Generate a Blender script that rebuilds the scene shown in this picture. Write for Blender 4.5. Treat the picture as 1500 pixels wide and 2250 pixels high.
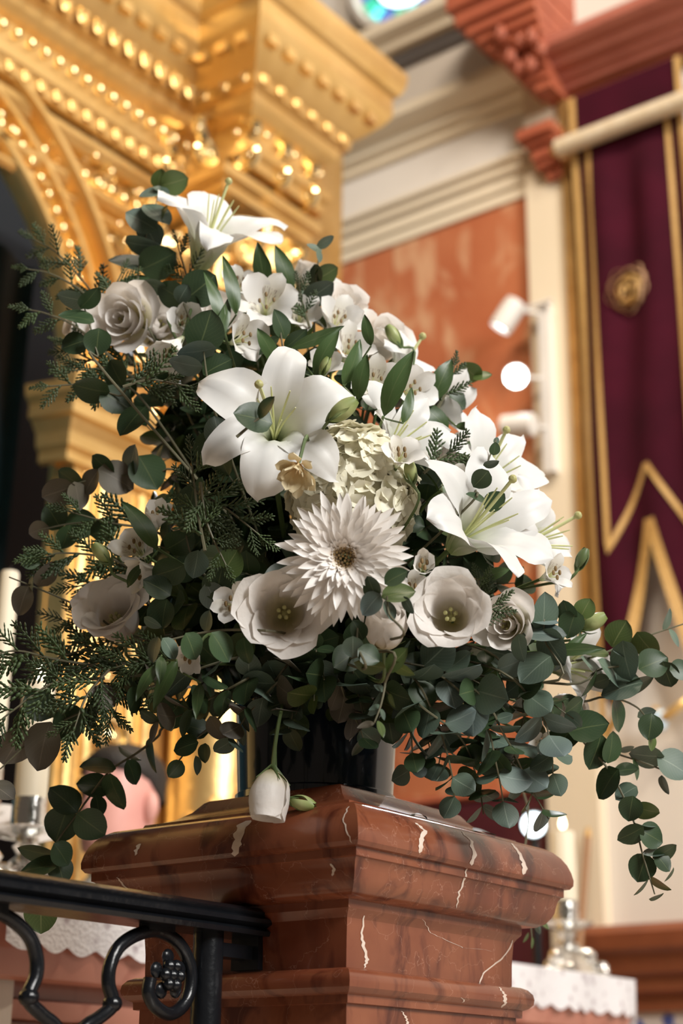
import bpy, bmesh, math, random
import numpy as np
from mathutils import Vector, Matrix
random.seed(7); np.random.seed(7)
for o in list(bpy.data.objects): bpy.data.objects.remove(o)
S = bpy.context.scene; COL = S.collection
pi = math.pi

# ------------------------------------------------------------------ camera
F = 3500.0                                   # focal length for a 1500 px wide frame
PIT, ROLL, YAW = math.radians(20.5), math.radians(.642), math.radians(-37.6)
CAM = Vector((0, 0, .75))
_cy, _sy, _cp, _sp = math.cos(YAW), math.sin(YAW), math.cos(PIT), math.sin(PIT)
FW = Vector((_sy*_cp, _cy*_cp, _sp)); _r = Vector((_cy, -_sy, 0)); _u = _r.cross(FW)
RT = _r*math.cos(ROLL) + _u*math.sin(ROLL); UP = -_r*math.sin(ROLL) + _u*math.cos(ROLL)
HF = Vector((_sy, _cy, 0))                   # horizontal forward
cd = bpy.data.cameras.new('camera'); cam = bpy.data.objects.new('camera', cd); COL.objects.link(cam)
cam.matrix_world = Matrix(((RT.x, UP.x, -FW.x, CAM.x), (RT.y, UP.y, -FW.y, CAM.y), (RT.z, UP.z, -FW.z, CAM.z), (0, 0, 0, 1)))
cd.sensor_fit = 'HORIZONTAL'; cd.sensor_width = 24; cd.lens = F/1500*24
cd.dof.use_dof = True; cd.dof.focus_distance = 1.84; cd.dof.aperture_fstop = 3.4; cd.clip_start = .05
S.camera = cam

# ------------------------------------------------------------------ world, lights, exposure
w = bpy.data.worlds.new('world'); S.world = w; w.use_nodes = True
w.node_tree.nodes['Background'].inputs[0].default_value = (1.0, .80, .62, 1)
w.node_tree.nodes['Background'].inputs[1].default_value = .085
S.view_settings.view_transform = 'Standard'; S.view_settings.look = 'None'
S.view_settings.gamma = 1; S.view_settings.use_curve_mapping = False; S.view_settings.exposure = 0.0
def light(name, kind, loc, aim, power, color, **kw):
    l = bpy.data.lights.new(name, kind); l.energy = power; l.color = color
    for k, v in kw.items(): setattr(l, k, v)
    o = bpy.data.objects.new(name, l); COL.objects.link(o); o.location = loc
    d = Vector(aim) - Vector(loc); o.rotation_euler = d.to_track_quat('-Z', 'Y').to_euler(); return o
# daylight from the tall nave windows on the side the marble and petals are lit from; the warm lamps of the sanctuary ceiling
light('window_nave_offscreen', 'AREA', (5.0, .55, 4.9), (-1.2, 1.6, 1.4), 690, (1, .985, .95), shape='RECTANGLE', size=1.8, size_y=3.0)
light('chancel_spotlight_offscreen', 'SPOT', (1.0, 1.9, 6.2), (-2.8, 2.6, 2.7), 560, (1, .89, .72), spot_size=math.radians(58), spot_blend=.7, shadow_soft_size=.08)
light('ceiling_lamp_offscreen', 'AREA', (-.9, 1.5, 6.3), (-2.5, 4.4, 3.2), 130, (1, .86, .70), shape='RECTANGLE', size=1.2, size_y=.6)

# ------------------------------------------------------------------ placing helpers
def ray(x, y): return FW + RT*((x-750)/F) - UP*((y-1125)/F)
def on_plane(x, y, axis, val):
    v = ray(x, y); return CAM + v*((val-CAM[axis])/v[axis])
AX = Vector((-1.2415, 1.604, 0))             # vertical axis of the marble pier
def B(x, y, off=None):                       # a point of the bouquet: off metres in front of the pier's axis
    if off is None: off = DOFF(x, y)
    v = ray(x, y); return CAM + v*((AX.dot(HF)-off)/v.dot(HF))
def DOFF(x, y): return .33 - .30*min(1.15, ((x-740)/720)**2 + ((y-1260)/820)**2)
def PXM(p): return (p-CAM).dot(FW)/F         # metres per frame pixel at p
def vdir(r, u, t): return (RT*r + UP*u - FW*t).normalized()
def rnd(a, b): return random.uniform(a, b)

# ------------------------------------------------------------------ object helpers
def link(o, parent=None):
    COL.objects.link(o)
    if parent is not None: o.parent = parent
    return o
def mesh(name, v, f, mat=None, uv=None, smooth=True, sharp=None):
    me = bpy.data.meshes.new(name); me.from_pydata([tuple(p) for p in v], [], f)
    if uv is not None:
        l = me.uv_layers.new(name='uv')
        idx = np.empty(len(me.loops), int); me.loops.foreach_get('vertex_index', idx)
        l.data.foreach_set('uv', np.array(uv, float)[idx].ravel())
    if smooth: me.polygons.foreach_set('use_smooth', [True]*len(me.polygons))
    if sharp: me.set_sharp_from_angle(angle=math.radians(sharp))
    if mat: me.materials.append(mat)
    me.update(); return me
def obj(name, me, parent=None, M=None):
    o = bpy.data.objects.new(name, me)
    if M is not None: o.matrix_world = M
    return link(o, parent)
def tag(o, label, cat, group=None):
    o['label'] = label; o['category'] = cat
    if group: o['group'] = group
    return o
def thing(name, label, cat, loc=(0, 0, 0), group=None):
    o = bpy.data.objects.new(name, None); o.empty_display_size = .02; o.location = loc; link(o); return tag(o, label, cat, group)
WM = {}                                      # world matrices of parents, for parts given in world space
def part(name, me, root, M=None):
    o = bpy.data.objects.new(name, me); M = M if M is not None else Matrix()
    R = WM.get(root.name) or Matrix.Translation(root.location)
    link(o, root); o.matrix_parent_inverse = R.inverted(); o.matrix_basis = M; WM[o.name] = M; return o
def struct(name, me, parent=None):
    o = obj(name, me, parent)
    if parent is None: o['kind'] = 'structure'
    return o
def frame(o, z, spin=0, up=None):
    z = Vector(z).normalized(); up = Vector(up) if up is not None else Vector((0, 0, 1))
    if abs(z.dot(up)) > .97: up = Vector((1, 0, 0))
    x = up.cross(z).normalized(); y = z.cross(x)
    M = Matrix(((x.x, y.x, z.x, o[0]), (x.y, y.y, z.y, o[1]), (x.z, y.z, z.z, o[2]), (0, 0, 0, 1)))
    return M @ Matrix.Rotation(spin, 4, 'Z')
def axes(o, x, y, z, s=(1, 1, 1)):
    return Matrix(((x.x*s[0], y.x*s[1], z.x*s[2], o[0]), (x.y*s[0], y.y*s[1], z.y*s[2], o[1]), (x.z*s[0], y.z*s[1], z.z*s[2], o[2]), (0, 0, 0, 1)))
class MB:
    def __init__(s): s.v = []; s.f = []
    def add(s, v, f):
        n = len(s.v); s.v += [Vector(p) for p in v]; s.f += [tuple(i+n for i in q) for q in f]; return s
    def box(s, a, b):
        x0, y0, z0 = a; x1, y1, z1 = b
        return s.add([(x0,y0,z0),(x1,y0,z0),(x1,y1,z0),(x0,y1,z0),(x0,y0,z1),(x1,y0,z1),(x1,y1,z1),(x0,y1,z1)],
                     [(0,3,2,1),(4,5,6,7),(0,1,5,4),(1,2,6,5),(2,3,7,6),(3,0,4,7)])
    def lathe(s, prof, n=24, M=None, a0=0, a1=2*pi):
        full = abs(a1-a0-2*pi) < 1e-6; k = n if full else n+1; v = []; f = []
        for r, z in prof:
            for i in range(k):
                a = a0+(a1-a0)*i/n; v.append(Vector((r*math.cos(a), r*math.sin(a), z)))
        if M is not None: v = [M @ p for p in v]
        for j in range(len(prof)-1):
            for i in range(n):
                i2 = (i+1) % k; f.append((j*k+i, j*k+i2, (j+1)*k+i2, (j+1)*k+i))
        return s.add(v, f)
    def tube(s, pts, rad, n=8, cap=True, flat=1.0):
        pts = [Vector(p) for p in pts]; m = len(pts); v = []; f = []; t0 = (pts[1]-pts[0]).normalized()
        a = t0.orthogonal().normalized()
        for i, p in enumerate(pts):
            t = (pts[min(i+1, m-1)]-pts[max(i-1, 0)])
            t = t.normalized() if t.length > 1e-9 else t0
            a = (a - t*a.dot(t)); a = a.normalized() if a.length > 1e-6 else t.orthogonal().normalized()
            b = t.cross(a); r = rad[i] if hasattr(rad, '__len__') else rad
            for k in range(n):
                q = 2*pi*k/n; v.append(p + a*(r*math.cos(q)) + b*(r*flat*math.sin(q)))
        for i in range(m-1):
            for k in range(n):
                k2 = (k+1) % n; f.append((i*n+k, i*n+k2, (i+1)*n+k2, (i+1)*n+k))
        if cap: f.append(tuple(range(n-1, -1, -1))); f.append(tuple((m-1)*n+k for k in range(n)))
        return s.add(v, f)
    def ball(s, c, r, nu=10, nv=6, sc=(1, 1, 1)):
        c = Vector(c); v = [c+Vector((0, 0, r*sc[2]))]; f = []
        for j in range(1, nv):
            t = pi*j/nv
            for i in range(nu):
                a = 2*pi*i/nu; v.append(c+Vector((r*sc[0]*math.sin(t)*math.cos(a), r*sc[1]*math.sin(t)*math.sin(a), r*sc[2]*math.cos(t))))
        v.append(c-Vector((0, 0, r*sc[2]))); e = len(v)-1
        for i in range(nu):
            i2 = (i+1) % nu; f.append((0, 1+i, 1+i2)); f.append((e, e-nu+i2, e-nu+i))
            for j in range(nv-2): f.append((1+j*nu+i, 1+(j+1)*nu+i, 1+(j+1)*nu+i2, 1+j*nu+i2))
        return s.add(v, f)
    def me(s, name, mat, sharp=35, smooth=True): return mesh(name, s.v, s.f, mat, smooth=smooth, sharp=sharp)
def sweep(path, prof, closed=False):
    """mitred moulding: plan polyline (outward = right-hand side of travel), profile of (outward offset, z)"""
    n = len(path); P = [Vector((p[0], p[1])) for p in path]; b = MB(); v = []; f = []
    def nrm(a, c): d = (c-a).normalized(); return Vector((d.y, -d.x))
    for i in range(n):
        if closed or 0 < i < n-1:
            n1, n2 = nrm(P[i-1], P[i]), nrm(P[i], P[(i+1) % n]); m = (n1+n2)/(1+n1.dot(n2))
        else: m = nrm(P[0], P[1]) if i == 0 else nrm(P[-2], P[-1])
        for o, z in prof: v.append((P[i].x+m.x*o, P[i].y+m.y*o, z))
    k = len(prof)
    for i in range(n if closed else n-1):
        j = (i+1) % n
        for q in range(k-1): f.append((i*k+q, i*k+q+1, j*k+q+1, j*k+q))
    if not closed: f.append(tuple(range(k))); f.append(tuple((n-1)*k+q for q in range(k-1, -1, -1)))
    return b.add(v, f)
def spline(pts, n=6):
    pts = [Vector(p) for p in pts]
    if len(pts) < 3: return [pts[0].lerp(pts[-1], i/n) for i in range(n+1)]
    Q = [pts[0]*2-pts[1]]+pts+[pts[-1]*2-pts[-2]]; out = []
    for i in range(1, len(Q)-2):
        a, b, c, d = Q[i-1:i+3]
        for k in range(n):
            t = k/n; out.append(.5*((2*b)+(c-a)*t+(2*a-5*b+4*c-d)*t*t+(3*b-a-3*c+d)*t**3))
    out.append(pts[-1]); return out

# ------------------------------------------------------------------ materials
def mat(name, col, rough=.5, metal=0, var=None, scale=8, bump=0, bscale=40, emit=None, spec=.5, coat=0, rand=0, detail=4, trans=0, coords='Object'):
    m = bpy.data.materials.new(name); m.use_nodes = True; N = m.node_tree.nodes; L = m.node_tree.links
    p = N['Principled BSDF']; p.inputs['Base Color'].default_value = (*col, 1); p.inputs['Roughness'].default_value = rough
    p.inputs['Metallic'].default_value = metal; p.inputs['Specular IOR Level'].default_value = spec; p.inputs['Coat Weight'].default_value = coat
    tc = N.new('ShaderNodeTexCoord'); src = None
    if var is not None:
        nz = N.new('ShaderNodeTexNoise'); nz.inputs['Scale'].default_value = scale; nz.inputs['Detail'].default_value = detail
        L.new(tc.outputs[coords], nz.inputs['Vector'])
        rp = N.new('ShaderNodeValToRGB'); rp.color_ramp.elements[0].position = .3; rp.color_ramp.elements[1].position = .7
        rp.color_ramp.elements[0].color = (*col, 1); rp.color_ramp.elements[1].color = (*var, 1)
        L.new(nz.outputs['Fac'], rp.inputs['Fac']); src = rp.outputs['Color']; L.new(src, p.inputs['Base Color'])
    if rand:
        oi = N.new('ShaderNodeObjectInfo'); mr = N.new('ShaderNodeMapRange'); mr.inputs['To Min'].default_value = 1-rand; mr.inputs['To Max'].default_value = 1+rand
        L.new(oi.outputs['Random'], mr.inputs['Value'])
        hs = N.new('ShaderNodeHueSaturation'); L.new(mr.outputs['Result'], hs.inputs['Value'])
        if src: L.new(src, hs.inputs['Color'])
        else: hs.inputs['Color'].default_value = (*col, 1)
        src = hs.outputs['Color']; L.new(src, p.inputs['Base Color'])
    if bump:
        nb = N.new('ShaderNodeTexNoise'); nb.inputs['Scale'].default_value = bscale; nb.inputs['Detail'].default_value = 4
        bm = N.new('ShaderNodeBump'); bm.inputs['Strength'].default_value = bump; bm.inputs['Distance'].default_value = .01
        L.new(tc.outputs[coords], nb.inputs['Vector']); L.new(nb.outputs['Fac'], bm.inputs['Height']); L.new(bm.outputs['Normal'], p.inputs['Normal'])
    if emit:
        p.inputs['Emission Color'].default_value = (*emit[0], 1); p.inputs['Emission Strength'].default_value = emit[1]
    if trans:
        tr = N.new('ShaderNodeBsdfTranslucent'); mx = N.new('ShaderNodeMixShader'); mx.inputs[0].default_value = trans
        tr.inputs['Color'].default_value = (*col, 1)
        if src: L.new(src, tr.inputs['Color'])
        L.new(p.outputs[0], mx.inputs[1]); L.new(tr.outputs[0], mx.inputs[2]); L.new(mx.outputs[0], N['Material Output'].inputs['Surface'])
    m['src'] = 1
    return m
def uv_tint(m, stops, axis='Y', streak=None, vein=None):
    """tint along the uv of a petal or leaf: its own pigment, midrib and veins"""
    N = m.node_tree.nodes; L = m.node_tree.links; p = N['Principled BSDF']
    uvn = N.new('ShaderNodeUVMap'); sx = N.new('ShaderNodeSeparateXYZ'); L.new(uvn.outputs[0], sx.inputs[0])
    rp = N.new('ShaderNodeValToRGB'); cr = rp.color_ramp
    while len(cr.elements) < len(stops): cr.elements.new(.5)
    for e, (pos, c) in zip(cr.elements, stops): e.position = pos; e.color = (*c, 1)
    L.new(sx.outputs[axis], rp.inputs['Fac'])
    mu = N.new('ShaderNodeMixRGB'); mu.blend_type = 'MULTIPLY'; mu.inputs[0].default_value = 1; L.new(rp.outputs['Color'], mu.inputs[2])
    base = p.inputs['Base Color']
    if base.links: L.new(base.links[0].from_socket, mu.inputs[1])
    else: mu.inputs[1].default_value = base.default_value
    out = mu.outputs[0]
    def mth(op, a, b=None):
        n = N.new('ShaderNodeMath'); n.operation = op
        for i, q in enumerate((a, b)):
            if q is None: continue
            if isinstance(q, (int, float)): n.inputs[i].default_value = q
            else: L.new(q, n.inputs[i])
        return n.outputs[0]
    if vein:                                  # pale midrib and side veins
        col, wmid, k = vein
        du = mth('ABSOLUTE', mth('SUBTRACT', sx.outputs['X'], .5))
        mid = mth('LESS_THAN', du, wmid)
        fr = mth('FRACT', mth('MULTIPLY', mth('SUBTRACT', sx.outputs['Y'], mth('MULTIPLY', du, .9)), k))
        sv = mth('MULTIPLY', mth('LESS_THAN', fr, .07), .35)
        fac = mth('MAXIMUM', mth('MULTIPLY', mid, .8), sv)
        mm = N.new('ShaderNodeMixRGB'); L.new(fac, mm.inputs[0]); L.new(out, mm.inputs[1]); mm.inputs[2].default_value = (*col, 1); out = mm.outputs[0]
    if streak:                                # fine dark dashes of an alstroemeria throat
        mp = N.new('ShaderNodeMapping'); mp.inputs['Scale'].default_value = (26, 5, 1); L.new(uvn.outputs[0], mp.inputs[0])
        nz = N.new('ShaderNodeTexNoise'); nz.inputs['Scale'].default_value = 1; nz.inputs['Detail'].default_value = 0; L.new(mp.outputs[0], nz.inputs['Vector'])
        g = mth('GREATER_THAN', nz.outputs['Fac'], .66)
        band = mth('MULTIPLY', mth('GREATER_THAN', sx.outputs['Y'], .34), mth('LESS_THAN', sx.outputs['Y'], .66))
        mm = N.new('ShaderNodeMixRGB'); L.new(mth('MULTIPLY', g, band), mm.inputs[0]); L.new(out, mm.inputs[1]); mm.inputs[2].default_value = (*streak, 1); out = mm.outputs[0]
    L.new(out, p.inputs['Base Color'])
    for n in N:
        if n.type == 'BSDF_TRANSLUCENT': L.new(out, n.inputs['Color'])
    return m
WH = (1, 1, 1)
petal_white = uv_tint(mat('lily_petal', (.80, .79, .77), .45, trans=.22), [(0, (.62, .75, .35)), (.28, (.95, .97, .86)), (.5, WH)])
lisi_white = uv_tint(mat('lisianthus_petal', (.90, .86, .82), .5, trans=.34, bump=.15, bscale=60), [(0, (.55, .52, .18)), (.25, (.93, .9, .72)), (.5, WH)])
alst_white = uv_tint(mat('alstroemeria_petal', (.86, .84, .81), .45, trans=.22), [(0, (.72, .80, .45)), (.3, WH), (1, WH)])
alst_streak = uv_tint(mat('alstroemeria_streaked_petal', (.86, .84, .80), .45, trans=.22), [(0, (.72, .80, .45)), (.3, (1, .97, .85)), (1, WH)], streak=(.16, .03, .025))
mum_white = uv_tint(mat('chrysanthemum_petal', (.92, .88, .84), .5, trans=.18), [(0, (.80, .62, .36)), (.3, (.98, .92, .84)), (.5, WH)])
hyd_cream = mat('hydrangea_petal', (.86, .82, .63), .5, var=(.83, .80, .68), scale=30, trans=.2, rand=.06)
leaf_top = [(0, (1.1, 1.1, .9)), (1, WH)]
def leafmat(n, c, rough=.45, vein=(.32, .36, .20), w_=.018, k=9, trans=.12, rand=.25): return uv_tint(mat(n, c, rough, trans=trans, rand=rand, spec=.4), leaf_top, vein=(vein, w_, k))
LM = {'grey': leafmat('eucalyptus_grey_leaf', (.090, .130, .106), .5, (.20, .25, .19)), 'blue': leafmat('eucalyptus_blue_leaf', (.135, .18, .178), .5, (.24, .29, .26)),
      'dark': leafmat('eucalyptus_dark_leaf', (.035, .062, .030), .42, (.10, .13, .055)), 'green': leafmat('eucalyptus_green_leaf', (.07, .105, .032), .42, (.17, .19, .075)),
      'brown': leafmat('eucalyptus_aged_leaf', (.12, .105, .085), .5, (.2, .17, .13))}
lance_green = leafmat('lanceolate_leaf', (.055, .095, .036), .38, (.11, .15, .06), .02, 3)
stem_green = mat('green_stem', (.10, .15, .05), .5); stem_brown = mat('brown_stem', (.13, .12, .07), .6)
bud_green = uv_tint(mat('bud_green', (.42, .46, .25), .45, trans=.1), [(0, (.45, .6, .3)), (.6, (1, 1, .8)), (1, (.5, .6, .3))])
cypress_green = mat('cypress_scale', (.035, .060, .018), .55, var=(.055, .085, .028), scale=60, rand=.3)
filament = mat('filament_green', (.60, .62, .30), .5); stigma = mat('stigma', (.42, .40, .16), .5); pollen = mat('pollen_brown', (.20, .12, .04), .7)
disc_mat = mat('disc_floret', (.36, .24, .08), .7, var=(.16, .10, .05), scale=200)
gold = mat('gilded_wood', (.82, .57, .245), .36, .8, var=(.70, .44, .15), scale=5, bump=.18, bscale=30)
gold_dull = mat('aged_gilding', (.58, .36, .135), .45, .7, var=(.42, .23, .075), scale=9, bump=.25, bscale=45)
gold_bright = mat('burnished_gold', (.96, .76, .42), .2, 1)
cream = mat('cream_plaster', (.80, .69, .52), .6, var=(.76, .64, .47), scale=1.5, bump=.05, bscale=60)
white_wall = mat('white_plaster', (.76, .70, .63), .7, var=(.72, .66, .59), scale=2, bump=.05, bscale=60)
redpaint = mat('red_stone_trim', (.42, .115, .055), .5, var=(.33, .08, .04), scale=6, bump=.08, bscale=25)
def marble(name, a, b, c, scale, rough, veins=True):
    m = mat(name, a, rough, var=b, scale=scale, detail=7, coat=.15); N = m.node_tree.nodes; L = m.node_tree.links; p = N['Principled BSDF']
    tc = [n for n in N if n.type == 'TEX_COORD'][0]; base = p.inputs['Base Color'].links[0].from_socket
    n2 = N.new('ShaderNodeTexNoise'); n2.inputs['Scale'].default_value = scale*2.3; n2.inputs['Detail'].default_value = 6; n2.inputs['Distortion'].default_value = 1.2
    mp = N.new('ShaderNodeMapping'); mp.inputs['Scale'].default_value = (1, 1, .45); mp.inputs['Location'].default_value = (3, 1, 2)
    L.new(tc.outputs['Object'], mp.inputs[0]); L.new(mp.outputs[0], n2.inputs['Vector'])
    r = N.new('ShaderNodeValToRGB'); r.color_ramp.elements[0].position = .52; r.color_ramp.elements[1].position = .68; L.new(n2.outputs['Fac'], r.inputs['Fac'])
    mx = N.new('ShaderNodeMixRGB'); L.new(r.outputs['Color'], mx.inputs[0]); L.new(base, mx.inputs[1]); mx.inputs[2].default_value = (*c, 1); out = mx.outputs[0]
    if veins:
        vo = N.new('ShaderNodeTexVoronoi'); vo.feature = 'DISTANCE_TO_EDGE'; vo.inputs['Scale'].default_value = scale*.75
        wn = N.new('ShaderNodeTexNoise'); wn.inputs['Scale'].default_value = scale*1.6; wn.inputs['Detail'].default_value = 5; L.new(tc.outputs['Object'], wn.inputs['Vector'])
        ad = N.new('ShaderNodeMixRGB'); ad.blend_type = 'ADD'; ad.inputs[0].default_value = .30; L.new(tc.outputs['Object'], ad.inputs[1]); L.new(wn.outputs['Color'], ad.inputs[2]); L.new(ad.outputs[0], vo.inputs['Vector'])
        r2 = N.new('ShaderNodeValToRGB'); r2.color_ramp.elements[0].position = 0; r2.color_ramp.elements[0].color = (.30, .30, .30, 1); r2.color_ramp.elements[1].position = .007; r2.color_ramp.elements[1].color = (0, 0, 0, 1)
        L.new(vo.outputs['Distance'], r2.inputs['Fac'])
        m2 = N.new('ShaderNodeMixRGB'); L.new(r2.outputs['Color'], m2.inputs[0]); L.new(out, m2.inputs[1]); m2.inputs[2].default_value = (.62, .36, .26, 1); out = m2.outputs[0]
    L.new(out, p.inputs['Base Color']); return m
red_marble = marble('red_marble', (.160, .038, .017), (.262, .084, .038), (.085, .018, .009), 9, .27)
wall_marble = marble('wall_red_marble', (.44, .12, .05), (.56, .20, .09), (.66, .36, .20), 3.4, .3, False)
vein_mat = mat('white_marble_vein', (.78, .66, .57), .25, var=(.66, .50, .40), scale=60)
iron = mat('black_iron', (.005, .006, .008), .26, var=(.008, .009, .011), scale=30, bump=.12, bscale=70, spec=.38)
# ================================================================== the room
FZ = -.15; YW = 4.4
struct('floor', MB().box((-5, -1.5, FZ-.1), (1.5, 4.6, FZ)).me('floor', marble('floor_marble', (.5, .42, .34), (.58, .5, .42), (.42, .34, .27), 2, .25, False)))
WR = struct('wall_right', MB().box((-5, YW, FZ), (1.5, YW+.2, 6.4)).me('wall_right', white_wall))
# red marble facing of the bay, dark dado under it, plain right bay
panel_m = wall_marble
for i, (x0, x1) in enumerate(((-3.75, -3.14), (-3.135, -2.525))):
    part('marble_panel', MB().box((x0, YW-.02, 1.72), (x1, YW, 3.885)).me('panel', panel_m), WR)
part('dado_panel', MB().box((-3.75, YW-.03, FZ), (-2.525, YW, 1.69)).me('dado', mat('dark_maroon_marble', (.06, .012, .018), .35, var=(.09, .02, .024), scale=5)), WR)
struct('trim_1', sweep([(-2.525, YW), (-3.75, YW)][::-1], [(0, 1.69), (.035, 1.69), (.045, 1.70), (.035, 1.715), (0, 1.72)]).me('trim', redpaint))
# (sweep travels +x: its right-hand side is -y, out of the wall)
A_, B_ = (-3.9, YW), (-2.52, YW)
struct('trim_2', sweep([A_, B_], [(0, 3.86), (.03, 3.86), (.03, 3.905), (.042, 3.91), (.042, 3.955), (.06, 3.965), (.062, 3.99), (.08, 4.005), (.08, 4.02), (.03, 4.03), (0, 4.03)]).me('architrave', cream, 25))
struct('trim_3', sweep([A_, (-2.44, YW)], [(0, 4.245), (.02, 4.25), (.022, 4.275), (.05, 4.295), (.055, 4.325), (.09, 4.335), (.12, 4.36), (.125, 4.395), (.03, 4.41), (0, 4.41)]).me('cornice', cream, 25))
struct('trim_4', sweep([A_, (-2.44, YW)], [(0, 4.735), (.05, 4.74), (.06, 4.765), (.11, 4.79), (.12, 4.83), (.03, 4.85), (0, 4.85)]).me('upper_cornice', cream, 25))
VT = part('vent', MB().box((-3.15, YW-.012, 4.662), (-2.72, YW+.01, 4.735)).me('vent', mat('grey_vent', (.16, .14, .13), .6)), WR)  # plain dark grey strip below the upper cornice, crossed by thin slats
for k in range(5): part('vent_slat', MB().box((-3.15, YW-.02, 4.668+.0135*k), (-2.72, YW-.011, 4.676+.0135*k)).me('slat', bpy.data.materials['grey_vent']), VT)
# cream pilaster, its red stone corbels, the red cornice over the banner bay
struct('trim_5', sweep([(-2.525, YW), (-2.525, YW-.05), (-2.345, YW-.05), (-2.345, YW)], [(0, FZ), (0, 4.30)]).me('pilaster', cream, 20))
struct('trim_6', MB().box((-2.37, YW-.065, 2.1), (-2.335, YW, 4.17)).me('gold_strip', gold_dull))
def corbel(name, x0, x1, y, rows, m):
    b = MB()
    for z0, z1, ol, orr, d in rows: b.box((x0-ol, y-d, z0), (x1+orr, y, z1))
    return struct(name, b.me(name, m, 20))
corbel('trim_7', -2.455, -2.365, YW, [(3.855, 3.90, -.03, 0, .075), (3.90, 3.935, 0, 0, .095), (3.935, 3.985, .010, 0, .105), (3.985, 4.01, .025, 0, .125), (4.01, 4.05, .045, .008, .15)], redpaint)
corbel('trim_8', -2.425, -2.34, YW, [(4.17, 4.205, -.02, 0, .17), (4.205, 4.24, .02, 0, .185), (4.24, 4.27, .045, .0, .20), (4.27, 4.33, .065, .0, .215), (4.33, 4.36, .09, .008, .23), (4.36, 4.395, .125, .01, .25), (4.395, 4.43, .155, .012, .27), (4.43, 4.475, .19, .014, .29), (4.475, 4.54, .225, .018, .31), (4.54, 4.75, .25, .022, .33)], redpaint)
for k in range(7):
    b = MB(); b.ball((0, 0, 0), .03, 10, 6, (1, .7, 1.2)); b.tube(spline([(0, -.02, .02), (.02, -.03, .0), (.01, -.03, -.03)], 4), .008, 6)
    o = part('carved_leaf', b.me('carved_leaf', redpaint), bpy.data.objects['trim_8'], Matrix.Translation((-2.44+.045*(k % 3)-.02*(k//3), YW-.22-.03*(k//3), 4.25+.045*(k//2))))
struct('trim_9', sweep([(-2.40, YW), (.6, YW)], [(0, 4.18), (.02, 4.18), (.03, 4.185), (.03, 4.20), (.07, 4.203), (.075, 4.225), (.10, 4.23), (.105, 4.25), (.15, 4.255), (.16, 4.28), (.20, 4.285), (.22, 4.30), (.225, 4.335), (.03, 4.35), (0, 4.35)]).me('red_cornice', mat('rose_stone', (.46, .15, .10), .5, var=(.40, .12, .08), scale=6), 25))
struct('trim_10', sweep([(-2.38, YW), (.6, YW)], [(0, 4.155), (.03, 4.155), (.04, 4.168), (.03, 4.18), (0, 4.18)]).me('gold_fillet', gold_dull, 25))
struct('trim_11', sweep([(-2.41, YW), (.6, YW)], [(0, 1.02), (.03, 1.02), (.03, 1.06), (.06, 1.075), (.06, 1.11), (.085, 1.125), (.09, 1.17), (.12, 1.19), (.13, 1.235), (.10, 1.26), (0, 1.265)]).me('dado_cap', mat('red_brown_stone', (.26, .075, .03), .45, var=(.19, .05, .02), scale=7), 25))
o = part('tile_panel', MB().box((-2.38, YW-.015, .55), (-1.5, YW, 1.02)).me('tile_panel', mat('painted_tile', (.60, .52, .47), .3, var=(.55, .48, .44), scale=4)), WR)
blue = mat('cobalt_paint', (.03, .06, .25), .3)
for k, (x, z, r) in enumerate(((-2.27, .97, .03), (-2.21, .93, .035), (-2.14, .95, .03), (-2.17, .995, .02), (-2.31, .92, .025), (-2.07, .92, .03))):
    b = MB()
    for q in range(5):
        a = q*1.257+k; b.ball((x+r*.6*math.cos(a), YW-.016, z+r*.6*math.sin(a)), r*.45, 8, 5, (1, .12, 1))
    part('painted_flower', b.me('painted_flower', blue), o)
# round stained-glass window, back-lit by the day outside
wn = struct('window_1', MB().lathe([(.30, 0), (.30, .05), (.275, .055), (.27, .03), (.27, 0)], 40, Matrix(((1, 0, 0, -3.05), (0, 0, -1, YW), (0, 1, 0, 5.14), (0, 0, 0, 1)))).me('window_surround', white_wall))
def glass(n, c, s): return mat(n, c, .1, emit=(c, s))
gl = [glass('green_glass', (.05, .45, .30), 1.1), glass('teal_glass', (.12, .62, .62), 1.6), glass('blue_glass', (.10, .18, .50), .8), glass('clear_glass', (.75, .92, 1), 3.2)]
lead = mat('lead_came', (.01, .012, .012), .5)
def disc_piece(r0, r1, a0, a1, y, m, name, cx=-3.05, cz=5.14):
    v = []; n = 6
    for rr in (r0, r1):
        for yy in (y, y+.006):
            for i in range(n+1):
                a = a0+(a1-a0)*i/n; v.append((cx+rr*math.cos(a), yy, cz+rr*math.sin(a)))
    k = n+1; f = []
    for i in range(n):
        f += [(i, i+1, 2*k+i+1, 2*k+i), (k+i, 3*k+i, 3*k+i+1, k+i+1), (i, k+i, k+i+1, i+1), (2*k+i, 2*k+i+1, 3*k+i+1, 3*k+i)]
    part(name, mesh(name, v, f, m, smooth=False), wn)
disc_piece(0.0, .272, 0, 2*pi*.9999, YW-.004, lead, 'lead_plate')
for k in range(22):
    a = 2*pi*k/22; disc_piece(.195, .255, a+.03, a+2*pi/22-.03, YW-.014, gl[(k*7) % 3], 'glass_pane')
for k in range(16):
    a = 2*pi*k/16; disc_piece(.135, .182, a+.01, a+2*pi/16-.01, YW-.014, gl[3], 'glass_pane')
for k in range(8):
    a = 2*pi*k/8; disc_piece(.06, .128, a+.03, a+2*pi/8-.03, YW-.014, gl[1] if k % 2 else gl[3], 'glass_pane')
disc_piece(.0, .055, 0, 2*pi*.999, YW-.014, gl[3], 'glass_pane')

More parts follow.
